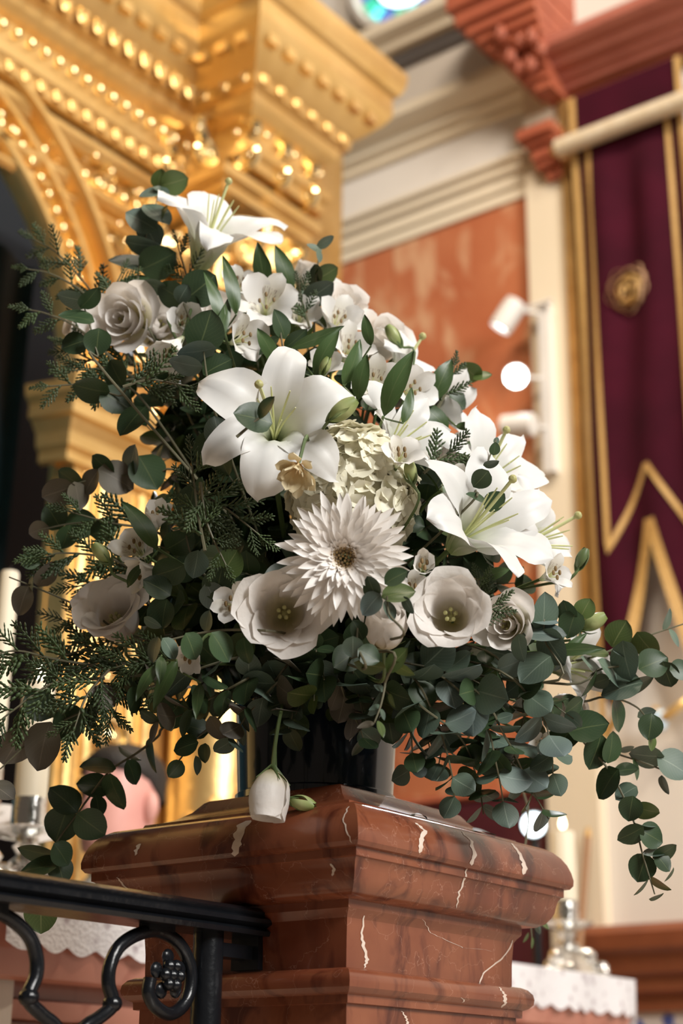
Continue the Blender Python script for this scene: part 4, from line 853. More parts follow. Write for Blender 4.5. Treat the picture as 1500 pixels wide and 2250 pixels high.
# ---- hydrangea
hc = B(775, 1085, .30); ht = thing('hydrangea', 'cream hydrangea head in the middle of the arrangement above the chrysanthemum', 'hydrangea', hc-vdir(0, .4, .8)*.05)
fl = []
for q in range(3):
    v = []; f = []
    for k in range(4):
        pv, pf, _ = petal(.0165, .0092, lerp_theta((0, 55), (.5, 80-q*8), (1, 95-q*12)), lambda s: .25+.95*math.sin(min(1, s*1.05)*pi*.78), .18, .03, 1.5, q+k, .0008, 0, False, 7, 5)
        M = Matrix.Rotation(k*pi/2+rnd(-.1, .1), 4, 'Z'); n0 = len(v); v += [M @ Vector(p) for p in pv]; f += [tuple(i+n0 for i in ff) for ff in pf]
    fl.append(mesh('hydrangea_floret', v, f, hyd_cream))
HR = Vector((.066, .072, .060)); n = 210
for i in range(n):
    zz_ = 1-1.55*(i+.5)/n; a = i*2.39996; r = math.sqrt(max(0, 1-zz_*zz_)); d = RT*(r*math.cos(a)) + UP*(r*math.sin(a)) - FW*zz_
    lump = 1+.07*math.sin(5*a+3*zz_)+rnd(-.05, .05); p = hc + RT*(d.dot(RT)*HR.x*lump) + UP*(d.dot(UP)*HR.y*lump) - FW*(-d.dot(FW)*HR.z*lump)
    dd = (d+Vector((rnd(-.35, .35), rnd(-.35, .35), rnd(-.2, .45)))).normalized(); part('floret', random.choice(fl), ht, frame(p, dd, rnd(0, 6)) @ Matrix.Scale(rnd(.82, 1.12), 4))
part('flower_head_core', MB().ball(hc, .045, 14, 10).me('core', hyd_cream), ht); stalk(ht, hc, vdir(0, .5, .6), .005, name='stem')
# ---- chrysanthemum
ca = vdir(-.02, .10, .99); cc = B(757, 1225, .40); ct = thing('chrysanthemum', 'large white chrysanthemum with spiky petals and brown eye at the centre', 'chrysanthemum', cc-ca*.03); Rm = 134*PXM(cc); Mc = frame(cc-ca*.012, ca)
mm_ = {}
for row, (cnt, L, e0, e1, W, z0) in enumerate(((30, 1.02, 88, 96, .078, -.006), (30, .94, 76, 86, .076, -.003), (28, .82, 64, 74, .072, .0), (26, .66, 50, 60, .066, .003), (24, .48, 36, 44, .055, .005), (22, .30, 28, 30, .044, .006), (20, .19, 16, 10, .032, .006))):
    for q in range(4):
        v, f, uv = petal(Rm*L, Rm*W, lerp_theta((0, e0*.6), (.3, e0), (1, e1+rnd(-10, 10))), w_mum, .35, .01, 1.2, q, (.003+.006*(7-row)/7 if row < 4 else .012), z0, False, 10, 4, rnd(-.08, .08), .12); mm_[row, q] = mesh('chrysanthemum_petal', v, f, mum_white, uv)
    for k in range(cnt): part('petal', mm_[row, random.randrange(4)], ct, Mc @ Matrix.Rotation(2*pi*(k+.5*(row % 2)+rnd(-.2, .2))/cnt, 4, 'Z') @ Matrix.Rotation(rnd(-.09, .09), 4, 'Y') @ Matrix.Scale(rnd(.88, 1.06), 4))
b = MB()
for i in range(70):
    r = .0165*math.sqrt((i+.5)/70); a = i*2.4; b.tube([Mc @ Vector((r*math.cos(a), r*math.sin(a), .002)), Mc @ Vector((r*1.1*math.cos(a), r*1.1*math.sin(a), .010+.004*(i/70)))], [.0011, .0017], 5)
eye = part('disc_florets', b.me('disc_florets', disc_mat), ct); eye['kind'] = 'stuff'; stalk(ct, cc-ca*.012, ca, .004, name='stem')
# small spent bloom under the big lily
ca2 = vdir(-.2, -.55, .8); c2 = B(655, 1020, .40); c2t = thing('spent_bloom', 'small papery spent bloom hanging under the largest lily', 'flower', c2); M2 = frame(c2, ca2)
papery = uv_tint(mat('papery_petal', (.78, .68, .46), .6, trans=.15), [(0, (.8, .6, .4)), (.5, (1, .95, .85)), (1, WH)])
for k in range(16):
    v, f, uv = petal(.034*rnd(.8, 1.15), .0075, lerp_theta((0, 20+12*(k % 3)), (.6, 25+14*(k % 3)), (1, 15+20*(k % 3))), w_spoon, .3, .04, 1.6, rnd(0, 6), .002, 0, False, 9, 5, rnd(-.4, .4)); part('petal', mesh('papery_petal', v, f, papery, uv), c2t, M2 @ Matrix.Rotation(k*2.4, 4, 'Z'))
stalk(c2t, c2, ca2, .002, name='stem')
# ---- buds
bud('green-white lily bud lying over the largest lily', 722, 925, 782, 878, .40, 34, None, None, [(712, 938, .385), (700, 965, .31), (690, 1010, .20)])
bud('pale pointed bud among the upper leaves above the largest lily', 705, 825, 722, 785, .27, 20)
bud('pale lisianthus bud on the banner side of the hydrangea', 905, 1060, 898, 1010, .33, 30)
bud('curving stalked green bud standing out on the banner side', 1268, 1252, 1288, 1205, .18, 24, mat('dark_bud', (.10, .14, .05), .45), None, [(1262, 1262, .18), (1238, 1280, .17), (1205, 1282, .16), (1120, 1300, .10)])
bud('pale green lisianthus bud among the banner-side eucalyptus', 1278, 1382, 1330, 1352, .16, 44)
bud('pale alstroemeria bud on the shaded niche side', 240, 1235, 205, 1195, .22, 36)
bud('small white bud standing at the top behind the lily', 668, 625, 662, 578, .05, 26)
bud('drooping white bud hooked over on the banner-side crest', 880, 760, 850, 715, .16, 24)
bud('closed pale bud beside the wide-mouthed white lisianthus', 1000, 1288, 1030, 1305, .33, 32)
# fallen lisianthus hanging in front of the vase: white bloom and a green bud on arching stalks
pz = on_plane(588, 1762, 1, 1.352); o0 = AX.dot(HF)-pz.dot(HF)
lisianthus('nodding white lisianthus bud hanging by its stalk onto the marble cap', 588, 1758, o0, (-.12, -.93, .38), 128, 'closed', .4, None)
pz2 = on_plane(660, 1765, 1, 1.392); o2 = AX.dot(HF)-pz2.dot(HF)
bud('small green bud on a hooked stalk lying on the marble cap', 634, 1757, 692, 1772, o2, 26, None, None, [(615, 1742, o2), (606, 1705, o2-.01), (606, 1620, o2-.03), (625, 1540, o2-.06), (640, 1490, o2-.09)])

# ---- settle the blooms so that no head passes through another: ease each along its line or sideways until it is clear
from mathutils.bvhtree import BVHTree
THIN = ('stem', 'stalk', 'twig', 'stamen', 'pistil', 'stigma', 'anther', 'petiole')
_loc = {}
def local(me):
    if me.name not in _loc:
        a = np.empty(len(me.vertices)*3); me.vertices.foreach_get('co', a); _loc[me.name] = (a.reshape(-1, 3), [tuple(p.vertices) for p in me.polygons])
    return _loc[me.name]
def world_verts(me, M): m = np.array(M); return local(me)[0] @ m[:3, :3].T + m[:3, 3]
def solid(o_list):
    V = []; Fc = []; n = 0
    for o in o_list:
        v = world_verts(o.data, WM[o.name]); V.append(v); Fc += [tuple(i+n for i in q) for q in local(o.data)[1]]; n += len(v)
    return np.concatenate(V), Fc
def family(t): return [c for c in t.children_recursive if c.type == 'MESH' and c.name.split('.')[0] not in THIN]
SOLIDS = []                                     # (min, max, tree, owner name)
def put_solid(V, Fc, owner): SOLIDS.append((V.min(0), V.max(0), BVHTree.FromPolygons(V.tolist(), Fc), owner))
def hits(V, Fc, owner, pool, stop=1e9):
    lo, hi = V.min(0), V.max(0); n = 0; tr = None
    for a, b_, t2, ow in pool:
        if ow == owner or (a > hi).any() or (b_ < lo).any(): continue
        if tr is None: tr = BVHTree.FromPolygons(V.tolist(), Fc)
        n += len(tr.overlap(t2))
        if n >= stop: break
    return n
KIND = ('chrysanthemum', 'hydrangea', 'lily', 'lisianthus', 'spent_bloom', 'alstroemeria', 'flower_bud')
first = {'lily.001': -3, ct.name: -2, ht.name: -1, 'lily.002': 0}
blooms = sorted([o for o in bpy.data.objects if o.type == 'EMPTY' and o.name.split('.')[0] in KIND], key=lambda o: (first.get(o.name, 1), KIND.index(o.name.split('.')[0]), o.name))
steps = sorted([(d, r, u) for d in (0, .01, -.01, .02, -.02, .03, -.03, .045, -.045, .06, -.06, .08, -.08) for r in (0, .012, -.012, .022, -.022) for u in (0, .012, -.012, .022, -.022)], key=lambda q: abs(q[0])*.7+abs(q[1])+abs(q[2]))
for t in blooms:
    fam = family(t); V, Fc = solid(fam); best = (hits(V, Fc, t.name, SOLIDS), Vector((0, 0, 0))); ryv = (t.location-CAM).normalized()
    if best[0] and 'marble cap' not in t['label']:
        for d, r, u in steps[1:]:
            T = ryv*d + RT*r + UP*u; n = hits(V+np.array(T), Fc, t.name, SOLIDS, best[0])
            if n < best[0]: best = (n, T)
            if n == 0: break
        T = best[1]; t.location = t.location+T; V = V+np.array(T)
        for c in t.children_recursive: WM[c.name] = Matrix.Translation(T) @ WM[c.name]
    put_solid(V, Fc, t.name)
for o in vs.children_recursive+pier.children_recursive+rl.children_recursive:
    if o.name.split('.')[0] in ('vessel', 'floral_foam', 'cap_tier', 'cap_slab', 'cap_moulding', 'neck', 'handrail'): put_solid(*solid([o]), o.name)
# leaves are settled the same way: turned on their petiole, or eased along their line, until they clear blooms, vase, stone and other leaves
LR = random.Random(11); GRID = {}; CELL = .06
def near_leaves(lo, hi):
    a = np.floor(lo/CELL).astype(int); b_ = np.floor(hi/CELL).astype(int); out = {}
    for i in range(a[0], b_[0]+1):
        for j in range(a[1], b_[1]+1):
            for k in range(a[2], b_[2]+1):
                for q in GRID.get((i, j, k), ()): out[id(q)] = q
    return list(out.values())
def settle(me, M, owner, pinned=False, tries=20):
    Fc = local(me)[1]; base = M.translation.copy(); ryv = (base-CAM).normalized(); best = None
    for k in range(tries+1):
        if k == 0: C_ = M
        else:
            a = math.radians(7+4.5*k)*LR.uniform(.5, 1); axv = Vector((LR.gauss(0, 1), LR.gauss(0, 1), LR.gauss(0, 1))).normalized(); sc = 1 if k < 9 else .86 if k < 13 else .70 if k < 17 else .52
            Rm = Matrix.Translation(base) @ Matrix.Rotation(a*(.55 if pinned else 1), 4, axv) @ Matrix.Scale(sc, 4) @ Matrix.Translation(-base); C_ = Rm @ M
            if pinned: C_ = Matrix.Translation(ryv*LR.uniform(-.004, .004)*min(k, 5)) @ C_
        V = world_verts(me, C_); n = hits(V, Fc, owner, SOLIDS)*3 + hits(V, Fc, owner, near_leaves(V.min(0), V.max(0)))
        if best is None or n < best[0]: best = (n, C_, V)
        if n == 0: break
    n, C_, V = best; e = (V.min(0), V.max(0), BVHTree.FromPolygons(V.tolist(), Fc), owner); a = np.floor(e[0]/CELL).astype(int); b_ = np.floor(e[1]/CELL).astype(int)
    for i in range(a[0], b_[0]+1):
        for j in range(a[1], b_[1]+1):
            for k in range(a[2], b_[2]+1): GRID.setdefault((i, j, k), []).append(e)
    return C_

# ---- leaves
def leaf_mesh(name, m, kind):
    v = []; f = []; uv = []; ns, nu = 9, 6
    for i in range(ns+1):
        s = i/ns
        if kind == 'round': w_ = .47*max(0, math.sin(pi*s**.86))**.62 + .004
        elif kind == 'oval': w_ = .36*max(0, math.sin(pi*s**.85))**.75 + .004
        else: w_ = .135*max(0, math.sin(pi*s**.80))**.85 + .004
        for k in range(nu+1):
            u = 2*k/nu-1; zz_ = {'round': .06, 'oval': .07, 'lance': .05}[kind]*(u*u*w_*2.2) - .10*(s-.5)**2 + .015*math.sin(5*s+2*u) + (.06*math.sin(pi*s) if kind == 'lance' else 0)
            v.append((u*w_, s, zz_)); uv.append((.5+u*.5, s))
    for i in range(ns):
        for k in range(nu): a = i*(nu+1)+k; f.append((a, a+1, a+nu+2, a+nu+1))
    return mesh(name, v, f, m, uv)
LMESH = {(k, m): leaf_mesh('%s_%s_leaf' % (m, k), LM[m], k) for k in ('round', 'oval') for m in LM}
LANCE = leaf_mesh('lance_leaf', lance_green, 'lance')
def place_leaf(root, c, L, ang, wr, me, full=.94, flip=None, tip=0.0):
    """leaf centred at c, its axis at image angle ang, rolled so that it shows wr of its width"""
    a = math.radians(ang); y = (RT*math.cos(a) + UP*math.sin(a) - FW*tip).normalized(); n = (-FW - y*(-FW).dot(y)).normalized(); x = y.cross(n)
    roll = math.acos(max(.12, min(1, wr/full)))*(flip if flip else random.choice((-1, 1))); x2 = x*math.cos(roll)+n*math.sin(roll); n2 = x2.cross(y)
    return part('leaf', me, root, settle(me, axes(c-y*L*.5, x2, y, n2, (L, L, L)), root.name, True))
def place_leaf_world(root, base, y, n, L, me, wscale=1):
    y = y.normalized(); n = (n-y*n.dot(y)).normalized(); x = y.cross(n); return part('leaf', me, root, settle(me, axes(base, x, y, n, (L*wscale, L, L)), root.name))
def euc(label, pts, leaves, off=None, kind='round', group='explicit', name='eucalyptus_stem', root_in=True, r=.0019):
    P = [B(*q) if len(q) == 3 else B(q[0], q[1], off) for q in pts]; full = ([CORE+Vector((rnd(-.05, .05), rnd(-.05, .05), rnd(-.03, .03)))] if root_in else [])+P
    t = thing(name, label, 'eucalyptus', full[0], None if group == 'explicit' else group); sp = spline(full, 6); part('stem', MB().tube(sp, [r*(1-.55*i/len(sp)) for i in range(len(sp))], 6).me('stem', stem_brown), t)
    for q in leaves:
        x, y, L, ang, wr, m = q[:6]; o = DOFF(x, y) if off is None else off
        c0 = B(x, y, o); near = min(sp, key=lambda s: (s-c0).length); oo_ = AX.dot(HF)-near.dot(HF)          # hang the leaf at its stem's own depth
        c = B(x, y, oo_+rnd(-.012, .018)); Lm = L*PXM(c); lf = place_leaf(t, c, Lm, ang, wr, LMESH[kind, m], tip=rnd(-.25, .25))
    return t
def euc_auto(label, P, n, size, kind='round', mats=('grey', 'dark'), s0=.3, group=None, name='eucalyptus_stem', cat='eucalyptus', spread=58):
    sp = spline(P, 6); t = thing(name, label, cat, P[0], group); part('stem', MB().tube(sp, [.0018*(1-.6*i/len(sp)) for i in range(len(sp))], 5).me('stem', stem_brown), t); ph = rnd(0, 6)
    for k in range(n):
        s = s0+(1-s0)*(k+.5)/n; i = min(len(sp)-2, int(s*(len(sp)-1))); p = sp[i].lerp(sp[i+1], s*(len(sp)-1)-i); tg = (sp[i+1]-sp[i]).normalized(); a = tg.orthogonal().normalized(); b_ = tg.cross(a)
        for side in (0, 1):
            q = ph+k*pi/2+side*pi+rnd(-.3, .3); d = a*math.cos(q)+b_*math.sin(q); an = math.radians(spread+rnd(-18, 18)); y = d*math.sin(an)+tg*math.cos(an); nn = tg*math.sin(an)-d*math.cos(an)
            place_leaf_world(t, p, y, nn+Vector((rnd(-.4, .4), rnd(-.4, .4), rnd(-.2, .5))), size*(1.05-.45*s)*rnd(.85, 1.15), LMESH[kind, random.choice(mats)])
    return t
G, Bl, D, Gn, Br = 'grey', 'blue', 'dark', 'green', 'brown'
euc('upright round-leaved eucalyptus spray at the very top beside the lily', [(345, 760), (310, 690), (302, 620), (315, 540), (336, 470), (356, 398)],
    [(350, 392, 46, 80, .8, Gn), (384, 400, 62, 15, .85, Gn), (333, 425, 58, 190, .55, G), (354, 420, 40, 330, .6, G), (378, 455, 80, 50, .8, Gn), (310, 485, 78, 150, .8, G), (345, 470, 78, 320, .55, G), (315, 538, 86, 350, .4, G), (288, 580, 102, 168, .45, G), (347, 575, 90, 25, .8, D), (330, 515, 70, 300, .8, G), (300, 640, 85, 200, .8, D)], off=.12)
euc('eucalyptus with one big dark heart-like leaf beside the upper alstroemeria', [(470, 900), (455, 830), (447, 770)], [(450, 727, 98, 70, .85, D), (432, 772, 88, 190, .5, Bl), (478, 805, 74, 30, .85, D), (408, 800, 78, 170, .5, Bl)], off=.28)
euc('cluster of round eucalyptus leaves below the top lily', [(430, 730), (415, 680), (405, 645)], [(378, 645, 74, 150, .75, D), (440, 632, 90, 40, .9, D), (402, 645, 46, 60, .9, G), (420, 672, 54, 300, .85, D), (340, 630, 60, 170, .6, D)], off=.20)
euc('eucalyptus sprig crossing the rose-like lisianthus high on the niche side', [(240, 830), (215, 780), (195, 705), (175, 650)], [(160, 656, 74, 170, .45, G), (197, 655, 62, 45, .5, D), (168, 698, 80, 170, .45, D), (163, 756, 60, 200, .9, D), (214, 752, 66, 265, .95, D)], off=.24)
euc('dark eucalyptus leaves under the niche-side cypress fan', [(330, 900), (260, 870), (190, 850)], [(200, 855, 84, 170, .65, D), (255, 880, 80, 330, .8, D), (290, 925, 85, 230, .7, D), (255, 820, 70, 120, .8, D)], off=.18)
euc('round eucalyptus pair hanging on the niche side of the largest lily', [(560, 950), (515, 950), (490, 975), (480, 1020)], [(478, 950, 78, 100, .8, G), (455, 990, 88, 250, .75, D), (487, 1010, 80, 290, .7, D), (448, 1010, 60, 190, .6, D)], off=.33, root_in=False)
euc('eucalyptus pair lying across the throat of the largest lily', [(520, 960), (555, 930), (585, 905)], [(556, 918, 90, 165, .75, D), (585, 895, 60, 55, .5, D)], off=.43, root_in=False)
euc('reddish-grey eucalyptus reaching out over the gilded jamb on the niche side', [(430, 1070), (330, 1045), (220, 1050), (125, 1075)], [(128, 1080, 80, 200, .75, Br), (155, 1052, 70, 150, .7, D), (200, 1058, 64, 60, .7, Br), (226, 1022, 66, 140, .7, D), (255, 1052, 90, 330, .8, Br), (290, 1012, 74, 80, .6, Bl), (325, 1038, 90, 300, .9, D), (170, 1090, 66, 280, .6, Br)], off=.14)
euc('small dark eucalyptus sprig pointing over the niche edge', [(330, 1160), (240, 1150), (160, 1150), (85, 1165)], [(118, 1135, 64, 120, .9, D), (180, 1152, 74, 0, .9, D), (85, 1165, 48, 200, .9, Br), (230, 1160, 70, 30, .7, D), (145, 1180, 60, 250, .7, D)], off=.12)
euc('thin eucalyptus twig with translucent leaf before the dark niche', [(300, 1400), (200, 1345), (100, 1300), (20, 1268)], [(50, 1320, 70, 250, .8, Br), (100, 1262, 66, 60, .6, Br), (70, 1285, 44, 90, .4, G), (65, 1232, 48, 160, .8, D)], off=.14)
euc('shaded eucalyptus leaves in the middle of the niche side', [(560, 1330), (480, 1290), (420, 1220), (400, 1110)], [(420, 1100, 80, 80, .9, D), (395, 1190, 76, 30, .8, D), (370, 1255, 80, 200, .8, D), (430, 1240, 64, 260, .8, G), (480, 1285, 84, 80, .85, D), (502, 1240, 78, 60, .9, Gn), (470, 1312, 72, 300, .85, Bl), (360, 1350, 66, 260, .8, D), (335, 1368, 44, 330, .6, G), (345, 1290, 70, 150, .7, D)], off=.27)
euc('horizontal eucalyptus twig under the wide-mouthed blush lisianthus', [(620, 1390), (500, 1384), (420, 1395), (350, 1412)], [(340, 1428, 60, 260, .55, G), (372, 1425, 56, 300, .5, G), (420, 1420, 66, 290, .7, D), (485, 1422, 78, 300, .6, D), (540, 1430, 60, 280, .7, D), (455, 1365, 50, 80, .6, G)], off=.33)
euc('long eucalyptus trailing down past the iron handrail on the niche side', [(400, 1570), (345, 1620), (300, 1655), (240, 1695), (190, 1760), (165, 1795), (125, 1850), (95, 1925), (85, 1995)],
    [(285, 1657, 58, 330, .4, D), (335, 1660, 80, 280, .35, D), (215, 1685, 80, 175, .3, D), (205, 1727, 76, 170, .6, D), (255, 1740, 88, 290, .65, D), (290, 1697, 60, 290, .5, D), (215, 1772, 50, 280, .6, D), (140, 1757, 84, 140, .6, D), (135, 1812, 84, 250, .95, D), (200, 1812, 80, 320, .95, D), (80, 1872, 86, 170, .6, D), (135, 1877, 62, 300, .7, D), (85, 1907, 86, 190, .35, D), (132, 1912, 66, 290, .75, D), (90, 2012, 80, 270, .95, Gn)], off=.06)
euc('broad greyish eucalyptus leaves above the altar candlestick', [(280, 1530), (180, 1565), (90, 1610), (0, 1690)], [(95, 1640, 112, 255, .8, Br), (30, 1640, 100, 240, .75, Br), (85, 1550, 80, 140, .8, D), (5, 1738, 66, 330, .5, Br), (150, 1590, 90, 290, .7, D)], off=.17)
euc('dark eucalyptus tips hanging beside the vase', [(520, 1540), (470, 1590), (430, 1625), (390, 1675)], [(385, 1690, 46, 230, .85, D), (408, 1640, 60, 200, .7, D), (450, 1655, 44, 270, .7, D), (432, 1682, 44, 275, .3, G), (475, 1600, 60, 300, .7, Br), (500, 1620, 50, 260, .7, Br), (430, 1600, 60, 160, .7, D)], off=.16)
euc('pale slender eucalyptus tip hanging in front of the vase', [(850, 1430), (846, 1500), (836, 1550), (822, 1588)], [(812, 1462, 72, 170, .7, Gn), (872, 1450, 72, 50, .65, Gn), (885, 1470, 60, 330, .6, Gn), (833, 1512, 28, 150, .6, G), (861, 1540, 34, 290, .45, Gn), (823, 1555, 28, 200, .45, G), (840, 1570, 28, 290, .45, G), (803, 1594, 40, 195, .4, Br), (836, 1602, 40, 290, .5, Gn)], off=.37, kind='oval')
euc('eucalyptus leaves on the banner side of the chrysanthemum edge', [(880, 1400), (855, 1350), (850, 1310)], [(820, 1290, 56, 110, .7, D), (815, 1328, 62, 230, .75, Bl), (875, 1305, 78, 10, .5, Gn), (855, 1342, 50, 290, .5, G), (897, 1330, 44, 300, .5, G), (870, 1268, 60, 30, .6, D)], off=.41)
euc('small round eucalyptus leaves on the niche side of the crumpled lisianthus', [(800, 1470), (785, 1420), (785, 1380)], [(785, 1385, 50, 120, .8, D), (775, 1422, 50, 270, .95, G), (810, 1440, 56, 330, .8, D)], off=.38)
euc('blue-grey eucalyptus cluster facing out on the banner side', [(1190, 1500), (1194, 1400), (1196, 1330)], [(1195, 1345, 88, 85, .8, G), (1190, 1362, 76, 352, .3, Bl), (1148, 1345, 52, 190, .7, D), (1195, 1400, 100, 350, .35, Bl), (1148, 1388, 68, 170, .7, G), (1160, 1432, 90, 300, .5, G), (1215, 1422, 92, 300, .65, G), (1246, 1345, 56, 110, .7, D), (1255, 1372, 66, 250, .8, D), (1285, 1337, 52, 60, .85, Gn), (1175, 1470, 90, 220, .7, G)], off=.24)
euc('eucalyptus arching out over the cream wall below the banner', [(1180, 1455), (1290, 1447), (1400, 1405), (1510, 1368)], [(1360, 1392, 68, 60, .85, Gn), (1420, 1417, 72, 310, .7, Gn), (1465, 1360, 50, 70, .5, G), (1480, 1402, 46, 300, .4, G), (1312, 1436, 52, 180, .35, Gn), (1300, 1470, 80, 310, .4, G)], off=.12)
euc('round-leaved eucalyptus branch spreading below the banner tail', [(1200, 1500), (1320, 1470), (1420, 1460), (1500, 1470)], [(1435, 1457, 74, 20, .85, D), (1465, 1482, 62, 290, .85, D), (1495, 1472, 52, 0, .85, D), (1375, 1452, 90, 280, .6, G), (1340, 1480, 84, 310, .35, G), (1365, 1512, 96, 200, .5, G), (1402, 1502, 78, 20, .55, D), (1372, 1435, 60, 340, .35, Bl), (1285, 1500, 80, 230, .5, D)], off=.14)
euc('eucalyptus curving down against the cream wall', [(1200, 1540), (1330, 1532), (1400, 1555), (1430, 1600)], [(1245, 1482, 72, 290, .8, Bl), (1300, 1502, 80, 200, .5, D), (1355, 1572, 78, 280, .5, D), (1420, 1568, 44, 20, .4, G), (1428, 1597, 60, 260, .95, D), (1431, 1632, 38, 270, .6, Gn), (1260, 1555, 70, 320, .5, D)], off=.12)
euc('pale eucalyptus end drooping before the gilded wall bracket', [(1240, 1600), (1340, 1650), (1420, 1678), (1510, 1715)], [(1420, 1655, 78, 170, .7, G), (1480, 1682, 84, 330, .75, G), (1375, 1645, 38, 190, .5, G), (1395, 1690, 50, 280, .35, D), (1460, 1725, 45, 290, .3, G)], off=.10)
euc('longest trailing eucalyptus hanging down on the banner side over the cream wall', [(1190, 1570), (1290, 1640), (1345, 1705), (1390, 1800), (1412, 1880), (1438, 1965)],
    [(1290, 1592, 92, 20, .5, D), (1240, 1622, 98, 230, .5, D), (1308, 1652, 84, 250, .8, D), (1342, 1642, 72, 80, .7, D), (1335, 1722, 82, 240, .45, D), (1375, 1692, 56, 10, .35, D), (1375, 1742, 56, 210, .6, G), (1385, 1777, 58, 260, .9, D), (1420, 1780, 60, 345, .75, Gn), (1385, 1832, 66, 210, .8, D), (1430, 1837, 66, 330, .8, D), (1415, 1813, 50, 350, .2, G), (1410, 1907, 66, 250, .9, D), (1460, 1872, 60, 30, .75, D), (1455, 1895, 50, 310, .7, D), (1435, 1875, 50, 0, .18, G), (1410, 1947, 54, 230, .35, D), (1450, 1942, 54, 330, .4, Gn), (1442, 1970, 36, 20, .5, D), (1470, 1922, 38, 240, .4, D)], off=.13)
euc('twin green eucalyptus leaves sticking out on the banner-side crest', [(940, 920), (990, 865), (1020, 830)], [(1033, 817, 56, 140, .8, Gn), (1060, 827, 44, 15, .5, Gn), (1000, 852, 66, 80, .8, D), (1012, 880, 56, 330, .8, D)], off=.12)
euc('fine eucalyptus tip with tiny round leaves before the banner-side lilies', [(1010, 1130), (1045, 1075), (1065, 1030), (1090, 965)], [(1054, 1050, 50, 220, .9, D), (1086, 986, 30, 80, .85, D), (1082, 1023, 42, 0, .5, D), (1060, 1010, 30, 100, .45, G), (1090, 968, 16, 60, .85, G), (985, 1078, 36, 150, .85, Gn), (965, 1101, 50, 185, .5, G), (1040, 1097, 54, 170, .6, D), (1087, 1102, 56, 40, .75, D)], off=.30)
euc('grey eucalyptus tip rising at the crest against the cornice', [(690, 740), (694, 650), (697, 590), (705, 535)], [(694, 606, 56, 100, .6, D), (717, 602, 60, 30, .7, Gn), (700, 642, 78, 30, .6, G), (715, 530, 44, 30, .4, G), (690, 545, 38, 150, .5, G), (700, 562, 32, 280, .4, G), (672, 655, 60, 190, .6, G)], off=.14)
euc('dark pointed eucalyptus leaf between the upper alstroemeria', [(640, 850), (622, 770), (615, 720)], [(615, 712, 70, 110, .75, D), (650, 745, 66, 40, .7, D), (590, 760, 60, 220, .6, D)], off=.24, kind='oval')
euc('wispy eucalyptus tip hanging behind the banner-side end of the marble cap', [(1120, 1700), (1150, 1900), (1162, 2000), (1168, 2060)], [(1155, 2060, 26, 240, .5, Gn), (1180, 2040, 30, 300, .5, G), (1168, 2072, 28, 270, .4, Gn), (1195, 2032, 30, 320, .35, Gn)], off=-.22, kind='oval')
# hanging masses under the right side: built from individual drooping stems
for lab, P, n, sz in (('drooping grey eucalyptus over the banner-side end of the marble cap', [(900, 1480), (960, 1590), (990, 1690), (1000, 1770)], 6, 92), ('dense eucalyptus falling behind the vase rim on the banner side', [(960, 1480), (1060, 1580), (1090, 1680), (1110, 1790)], 6, 96), ('eucalyptus hanging toward the small bright spotlight', [(1020, 1500), (1110, 1620), (1160, 1720), (1205, 1800)], 6, 92),
                      ('eucalyptus spilling low above the torus shadow', [(1060, 1460), (1180, 1560), (1210, 1640), (1215, 1720)], 6, 90), ('eucalyptus crossing under the wide-mouthed white lisianthus', [(860, 1450), (960, 1470), (1050, 1500), (1110, 1560)], 6, 96), ('eucalyptus hanging close to the vase on the banner side', [(830, 1500), (890, 1570), (905, 1650), (895, 1710)], 5, 78),
                      ('eucalyptus drooping over the cap corner on the banner side', [(900, 1530), (1010, 1620), (1050, 1720), (1062, 1790)], 6, 90), ('eucalyptus under the blue-grey cluster on the banner side', [(1040, 1420), (1130, 1490), (1190, 1530), (1260, 1580)], 6, 96)):
    PP = [CORE+Vector((rnd(-.03, .05), rnd(-.03, .05), .02))]+[B(x, y, .22 if y < 1700 else .17) for x, y in P]; euc_auto(lab, PP, n, sz*PXM(PP[1]), mats=(G, G, D, D, Bl), s0=.22)
for lab, P, n, sz in (('eucalyptus screening the vase shoulder on the banner side', [(800, 1470), (870, 1540), (930, 1600), (950, 1680)], 6, 92), ('grey eucalyptus below the wide-mouthed white lisianthus', [(940, 1440), (990, 1510), (1030, 1580), (1060, 1650)], 6, 100), ('eucalyptus behind the longest trailing stem', [(1090, 1470), (1150, 1560), (1130, 1650), (1150, 1740)], 6, 96),
                      ('eucalyptus at the back over the banner-side cap end', [(1000, 1540), (1080, 1640), (1140, 1690), (1180, 1760)], 6, 100), ('bushy eucalyptus low behind the pale vase tip', [(880, 1480), (940, 1530), (970, 1620), (960, 1700)], 6, 92)):
    PP = [CORE+Vector((rnd(-.03, .05), rnd(-.03, .05), .02))]+[B(x, y, .10) for x, y in P]; euc_auto(lab, PP, n, sz*PXM(PP[1]), mats=(G, D, D, D), s0=.22)
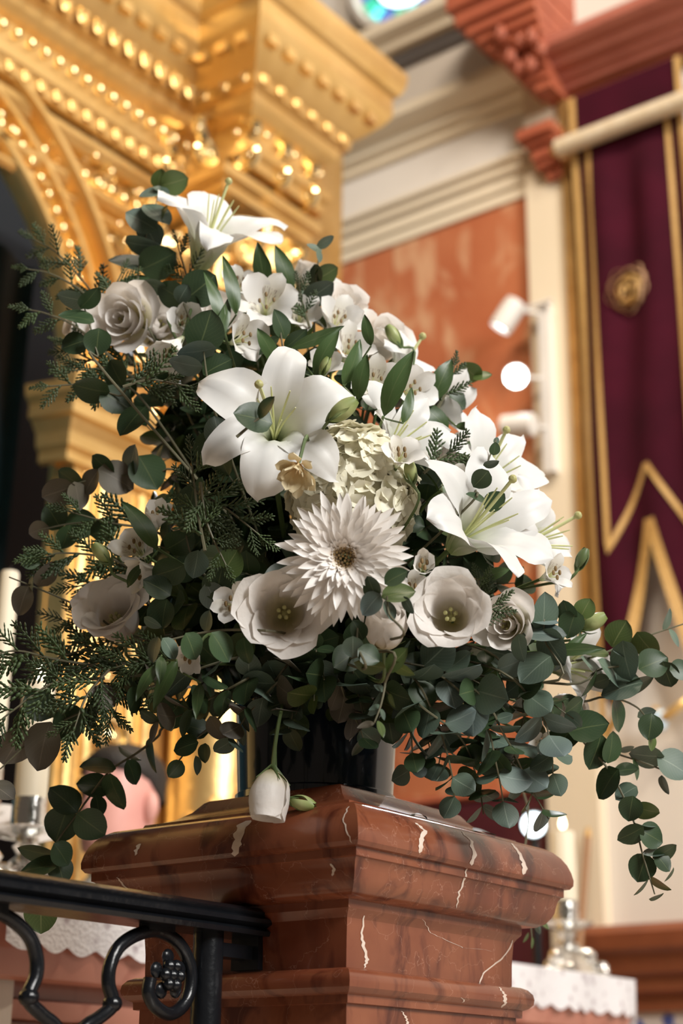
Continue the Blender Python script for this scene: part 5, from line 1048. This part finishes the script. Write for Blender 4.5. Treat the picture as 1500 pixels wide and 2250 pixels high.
for lab, P, n, sz in (('leaves hanging over the niche-side vase rim', [(620, 1490), (570, 1540), (530, 1590), (505, 1640)], 5, 80), ('leaves hanging over the front vase rim', [(690, 1480), (650, 1540), (640, 1580), (630, 1610)], 5, 84), ('leaves hanging over the front banner-side vase rim', [(740, 1490), (760, 1540), (790, 1600), (800, 1630)], 5, 80), ('shaded eucalyptus hanging low on the niche side of the vase', [(560, 1480), (470, 1530), (400, 1570), (330, 1590)], 6, 86), ('dim eucalyptus low on the niche side behind the cypress', [(500, 1450), (380, 1490), (280, 1530), (190, 1560)], 6, 92), ('shadowed eucalyptus over the vase mouth', [(640, 1450), (600, 1500), (560, 1540), (520, 1570)], 5, 84), ('shadowed eucalyptus in front of the vase mouth', [(700, 1440), (690, 1490), (660, 1540), (650, 1570)], 4, 86), ('shadowed eucalyptus at the banner side of the vase mouth', [(760, 1450), (780, 1500), (790, 1540), (800, 1580)], 4, 80)):
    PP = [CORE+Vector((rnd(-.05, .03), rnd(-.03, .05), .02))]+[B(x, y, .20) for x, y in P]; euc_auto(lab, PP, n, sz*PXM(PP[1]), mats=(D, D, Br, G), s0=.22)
# ---- inner filler foliage
poly = [(400, 640), (560, 620), (700, 660), (840, 770), (950, 860), (1040, 960), (1090, 1100), (1160, 1290), (1240, 1400), (1200, 1560), (1080, 1640), (880, 1600), (700, 1560), (480, 1580), (300, 1540), (210, 1480), (230, 1350), (290, 1180), (330, 1030), (260, 880), (260, 780)]
def inside(x, y):
    c = False
    for (x1, y1), (x2, y2) in zip(poly, poly[1:]+poly[:1]):
        if (y1 > y) != (y2 > y) and x < (x2-x1)*(y-y1)/(y2-y1)+x1: c = not c
    return c
cnt = 0; seen = []
NEAR = [(462, 500, 'the top lily'), (605, 925, 'the largest lily'), (1060, 1140, 'the banner-side open lily'), (880, 955, 'the half-open lily'), (268, 700, 'the rose-like lisianthus'), (250, 1345, 'the shaded blush lisianthus'), (622, 1345, 'the wide-mouthed blush lisianthus'), (965, 1348, 'the wide-mouthed white lisianthus'), (775, 1085, 'the cream hydrangea'), (757, 1225, 'the chrysanthemum'), (585, 668, 'the streaked alstroemeria'), (830, 790, 'the crest alstroemeria'), (420, 1130, 'the centre cypress fronds'), (1025, 985, 'the ruffled lisianthus'), (1190, 1380, 'the blue-grey eucalyptus cluster'), (680, 1560, 'the vase rim'), (430, 1500, 'the long grey-green leaves'), (1060, 1560, 'the hanging banner-side eucalyptus'), (350, 850, 'the drooping alstroemeria'), (300, 1000, 'the reddish-grey eucalyptus'), (300, 1230, 'the niche-side alstroemeria')]
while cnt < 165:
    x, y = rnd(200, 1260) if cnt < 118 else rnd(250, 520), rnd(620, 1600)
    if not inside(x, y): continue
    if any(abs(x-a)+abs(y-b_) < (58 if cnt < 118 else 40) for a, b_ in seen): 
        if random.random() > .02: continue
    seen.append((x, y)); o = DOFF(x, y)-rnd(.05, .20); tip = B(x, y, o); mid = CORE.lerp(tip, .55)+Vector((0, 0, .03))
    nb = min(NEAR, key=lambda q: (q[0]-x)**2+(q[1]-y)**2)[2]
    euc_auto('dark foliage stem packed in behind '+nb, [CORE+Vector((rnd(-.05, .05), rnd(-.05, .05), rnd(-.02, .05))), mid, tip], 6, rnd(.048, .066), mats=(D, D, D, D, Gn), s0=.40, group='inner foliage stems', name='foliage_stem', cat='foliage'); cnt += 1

# ---- lanceolate leaves on their own sprigs
def sprig(label, leaves, off=None):
    x, y = leaves[0][:2]; o = DOFF(x, y) if off is None else off; root = B(x, y, o); t = thing('leafy_sprig', label, 'leaf sprig', root)
    for x0, y0, x1, y1, w_ in leaves:
        a, c = B(x0, y0, o), B(x1, y1, o+rnd(-.01, .02)); L = (c-a).length; y_ = (c-a).normalized(); n = (-FW+RT*rnd(-.7, .7)+UP*rnd(-.3, .5)); place_leaf_world(t, a, y_, n, L, LANCE, max(.8, w_*PXM(a)/(.27*L)))
    stalk(t, root, (root-CORE).normalized(), .0018, name='stem')
    hub = MB()
    for x0, y0, *_ in leaves[1:]: hub.tube([B(x0, y0, o), root.lerp(B(x0, y0, o), .5)-vdir(0, 0, 1)*.02, root-vdir(0, 0, 1)*.03], .0012, 5)
    if hub.v: part('twig', hub.me('twig', stem_green), t)
sprig('narrow green leaves standing on the banner side of the top lily', [(545, 650, 520, 555, 34), (590, 650, 545, 552, 40), (590, 620, 572, 545, 26), (640, 640, 605, 538, 40)], .13)
sprig('long striped leaf standing between the top blooms', [(490, 720, 448, 592, 26), (520, 690, 490, 560, 34), (470, 760, 505, 650, 30)], .24)
sprig('dark blade leaves on the crest above the largest lily', [(690, 825, 745, 722, 42), (640, 765, 757, 716, 26), (610, 800, 565, 720, 34), (655, 830, 640, 740, 30)], .26)
sprig('pair of dark blade leaves on the banner side of the crest buds', [(755, 845, 792, 745, 40), (785, 880, 806, 778, 40), (815, 760, 800, 690, 26)], .27)
sprig('broad upright green leaf between the pale alstroemeria', [(842, 915, 908, 768, 54), (885, 930, 905, 850, 26)], .31)
sprig('green leaves on the banner-side slope below the twin eucalyptus leaves', [(950, 880, 992, 788, 46), (985, 945, 938, 868, 42), (930, 968, 978, 972, 30), (1000, 935, 1045, 942, 22)], .18)
sprig('long grey-green leaves hanging low on the niche side', [(345, 1460, 298, 1540, 30), (388, 1450, 336, 1560, 36), (355, 1440, 350, 1505, 24), (440, 1500, 430, 1580, 26)], .28)
sprig('broad dark leaf beside the closed blush alstroemeria', [(345, 1205, 288, 1090, 46), (280, 1290, 330, 1215, 40)], .24)
sprig('slim leaves under the banner-side lily', [(1010, 1290, 1065, 1330, 30), (1060, 1270, 1120, 1250, 26)], .30)
sprig('slim green leaf among the eucalyptus on the banner side', [(1200, 1430, 1330, 1425, 26), (1225, 1450, 1290, 1390, 22)], .18)

# ---- cypress fans
def branchlet():
    b = MB()
    def scale_seg(p, d, L, r): b.tube([p, p+d*L*.45, p+d*L], [r*1.6, r*2.5, r*1.0], 5, True, .5)
    def twig(p, d, L, r, n):
        for i in range(n): scale_seg(p+d*(L*i/n), d, L/n*1.25, r*(1-.35*i/n))
    m = 7
    for i in range(m):
        s = i/m; scale_seg(Vector((.03*math.sin(s*4), s, .02*math.sin(s*5))), Vector((0, 1, 0)), 1.2/m, .022*(1-.4*s))
        if i:
            for sd in (-1, 1):
                L = (.34*(1-s)**.8+.07)*rnd(.75, 1.15); a = math.radians(rnd(30, 45)); d = Vector((sd*math.sin(a), math.cos(a), rnd(-.25, .25))).normalized(); twig(Vector((.03*math.sin(s*4), s, 0)), d, L, .019, 3 if L > .2 else 2)
    return b.me('branchlet', cypress_green, None)
BR = [branchlet() for _ in range(4)]
def cypress(label, pts, n=9, size=1.0, off=None, root_in=False):
    P = [B(*q) if len(q) == 3 else B(q[0], q[1], off) for q in pts]; full = ([CORE.lerp(P[0], .4)] if root_in else [])+P; sp = spline(full, 6); Lt = sum((b_-a).length for a, b_ in zip(sp, sp[1:]))
    t = thing('cypress_sprig', label, 'cypress sprig', full[0]); part('stem', MB().tube(sp, [.0020*(1-.6*i/len(sp)) for i in range(len(sp))], 5).me('stem', stem_brown), t)
    n = max(5, n-2)
    for k in range(n):
        s = .18+.80*(k/(n-1)); i = min(len(sp)-2, int(s*(len(sp)-1))); p = sp[i]; tg = (sp[i+1]-sp[i]).normalized(); sd = tg.cross(-FW).normalized()*(1 if k % 2 else -1)
        if k == n-1: y = tg
        else: a = math.radians(rnd(30, 50)); y = tg*math.cos(a)+sd*math.sin(a)-FW*rnd(-.25, .25)
        L = (.040+.030*(1-s))*size*rnd(.85, 1.15); nn = -FW+RT*rnd(-.5, .5)+UP*rnd(-.4, .5); y = y.normalized(); nn = (nn-y*nn.dot(y)).normalized(); bm_ = random.choice(BR); part('branchlet', bm_, t, settle(bm_, axes(p, y.cross(nn), y, nn, (L, L, L)), t.name, False, 10))
cypress('feathery cypress fan reaching highest over the dark niche', [(300, 780), (200, 640), (130, 560), (68, 522)], 11, .8, .085)
cypress('cypress fan reaching over the niche below the highest fan', [(290, 800), (200, 660), (120, 605), (55, 590)], 10, .75, .13)
cypress('cypress tips on the niche side beside the upper lisianthus', [(260, 800), (170, 720), (105, 690), (62, 680)], 8, .75, .165)
cypress('upright cypress tip between eucalyptus spray and rose-like bloom', [(235, 720), (245, 650), (268, 598)], 7, .75, .14)
cypress('short cypress fan on the niche side under the upper eucalyptus sprig', [(290, 820), (200, 790), (135, 755)], 8, .8, .13)
cypress('dark cypress fan fringing the gilded jamb on the niche side', [(320, 840), (240, 810), (150, 815)], 9, .9, .15)
cypress('cypress fan with pale tip pointing over the niche at mid height', [(330, 830), (220, 840), (90, 850)], 10, .8, .16)
cypress('cypress frond lying under the drooping alstroemeria', [(270, 850), (330, 835), (420, 850)], 9, .9, .25)
cypress('cypress frond hanging upright in the dark centre', [(450, 1210), (432, 1110), (420, 1005)], 9, .9, .34)
cypress('cypress frond spreading sideways in the dark centre', [(430, 1080), (500, 1120), (575, 1180)], 9, .9, .33)
cypress('cypress frond falling in the dark centre', [(440, 1060), (455, 1150), (500, 1250)], 9, .8, .34)
cypress('cypress silhouette over the gilding beside the niche-side bud', [(350, 1160), (250, 1150), (140, 1120)], 9, .9, .15)
cypress('cypress silhouette fanning over the gilded jamb below the niche-side bud', [(340, 1290), (250, 1230), (140, 1215), (95, 1225)], 11, .95, .15)
cypress('cypress silhouette beside the shaded blush lisianthus', [(330, 1330), (240, 1280), (160, 1290)], 10, .9, .09)
cypress('cypress silhouette below the shaded blush lisianthus', [(330, 1420), (230, 1390), (130, 1360)], 10, .95, .09)
cypress('cypress fan drooping low along the gilded jamb', [(300, 1470), (200, 1430), (110, 1450)], 10, 1.0, .17)
cypress('bright green cypress fan beside the tall slim candle', [(260, 1470), (130, 1450), (40, 1430), (-20, 1440)], 11, 1.05, .20)
cypress('cypress fan hanging low beside the iron handrail', [(230, 1490), (120, 1500), (30, 1560), (-20, 1600)], 11, 1.0, .21)
cypress('cypress frond drooping over the broad greyish leaves', [(240, 1470), (190, 1530), (160, 1610)], 9, 1.0, .22)
cypress('cypress frond hanging beside the long grey-green leaves', [(330, 1480), (260, 1500), (240, 1590)], 10, 1.0, .20)
cypress('cypress frond beside the horizontal eucalyptus twig', [(420, 1470), (330, 1450), (240, 1470)], 10, .95, .22)
cypress('small cypress tip on the banner-side slope by the ruffled lisianthus', [(930, 1040), (980, 1000), (1030, 1005)], 7, .7, .25)
cypress('tiny cypress tip beside the twin eucalyptus leaves', [(960, 900), (985, 850), (998, 800)], 6, .6, .17)
cypress('cypress tip under the banner-side lily', [(1075, 1350), (1058, 1310), (1048, 1272)], 6, .65, .32)
cypress('dark cypress tip at the stem of the top lily', [(420, 640), (405, 590), (388, 530)], 7, .75, .13)
cypress('cypress tip between the crest eucalyptus leaves', [(680, 720), (665, 670), (655, 620)], 6, .6, .17)
cypress('dark cypress tip on the banner side of the wide-mouthed white lisianthus', [(1010, 1410), (1060, 1350), (1085, 1330)], 7, .7, .30)

# ---- leaves dropped on the marble cap
for label, x, y, L, ang, m, k in (('dry dark leaf lying along the edge of the marble cap', 880, 1782, .034, (-.15, 1, 0), LM['brown'], 'lance'), ('curled brown leaf draped on the marble cap under the banner-side foliage', 990, 1800, .040, (.1, 1, 0), LM['brown'], 'oval')):
    p = face_pt(x, y, 'R'); o = .045; p = Vector((PX1-o, p.y, 1.0705)); lm = leaf_mesh('fallen_leaf', m, k); y_ = Vector(ang).normalized(); n_ = Vector((.35, 0, 1)); n_ = (n_-y_*n_.dot(y_)).normalized()
    t = thing('fallen_leaf', label, 'leaf', p); part('blade', lm, t, axes(p-y_*L*.5+n_*.0028, y_.cross(n_), y_, n_, (L, L, L))); part('petiole', MB().tube([p-y_*L*.5+n_*.002, p-y_*L*.72+n_*.0005], .0008, 5).me('petiole', stem_brown), t)
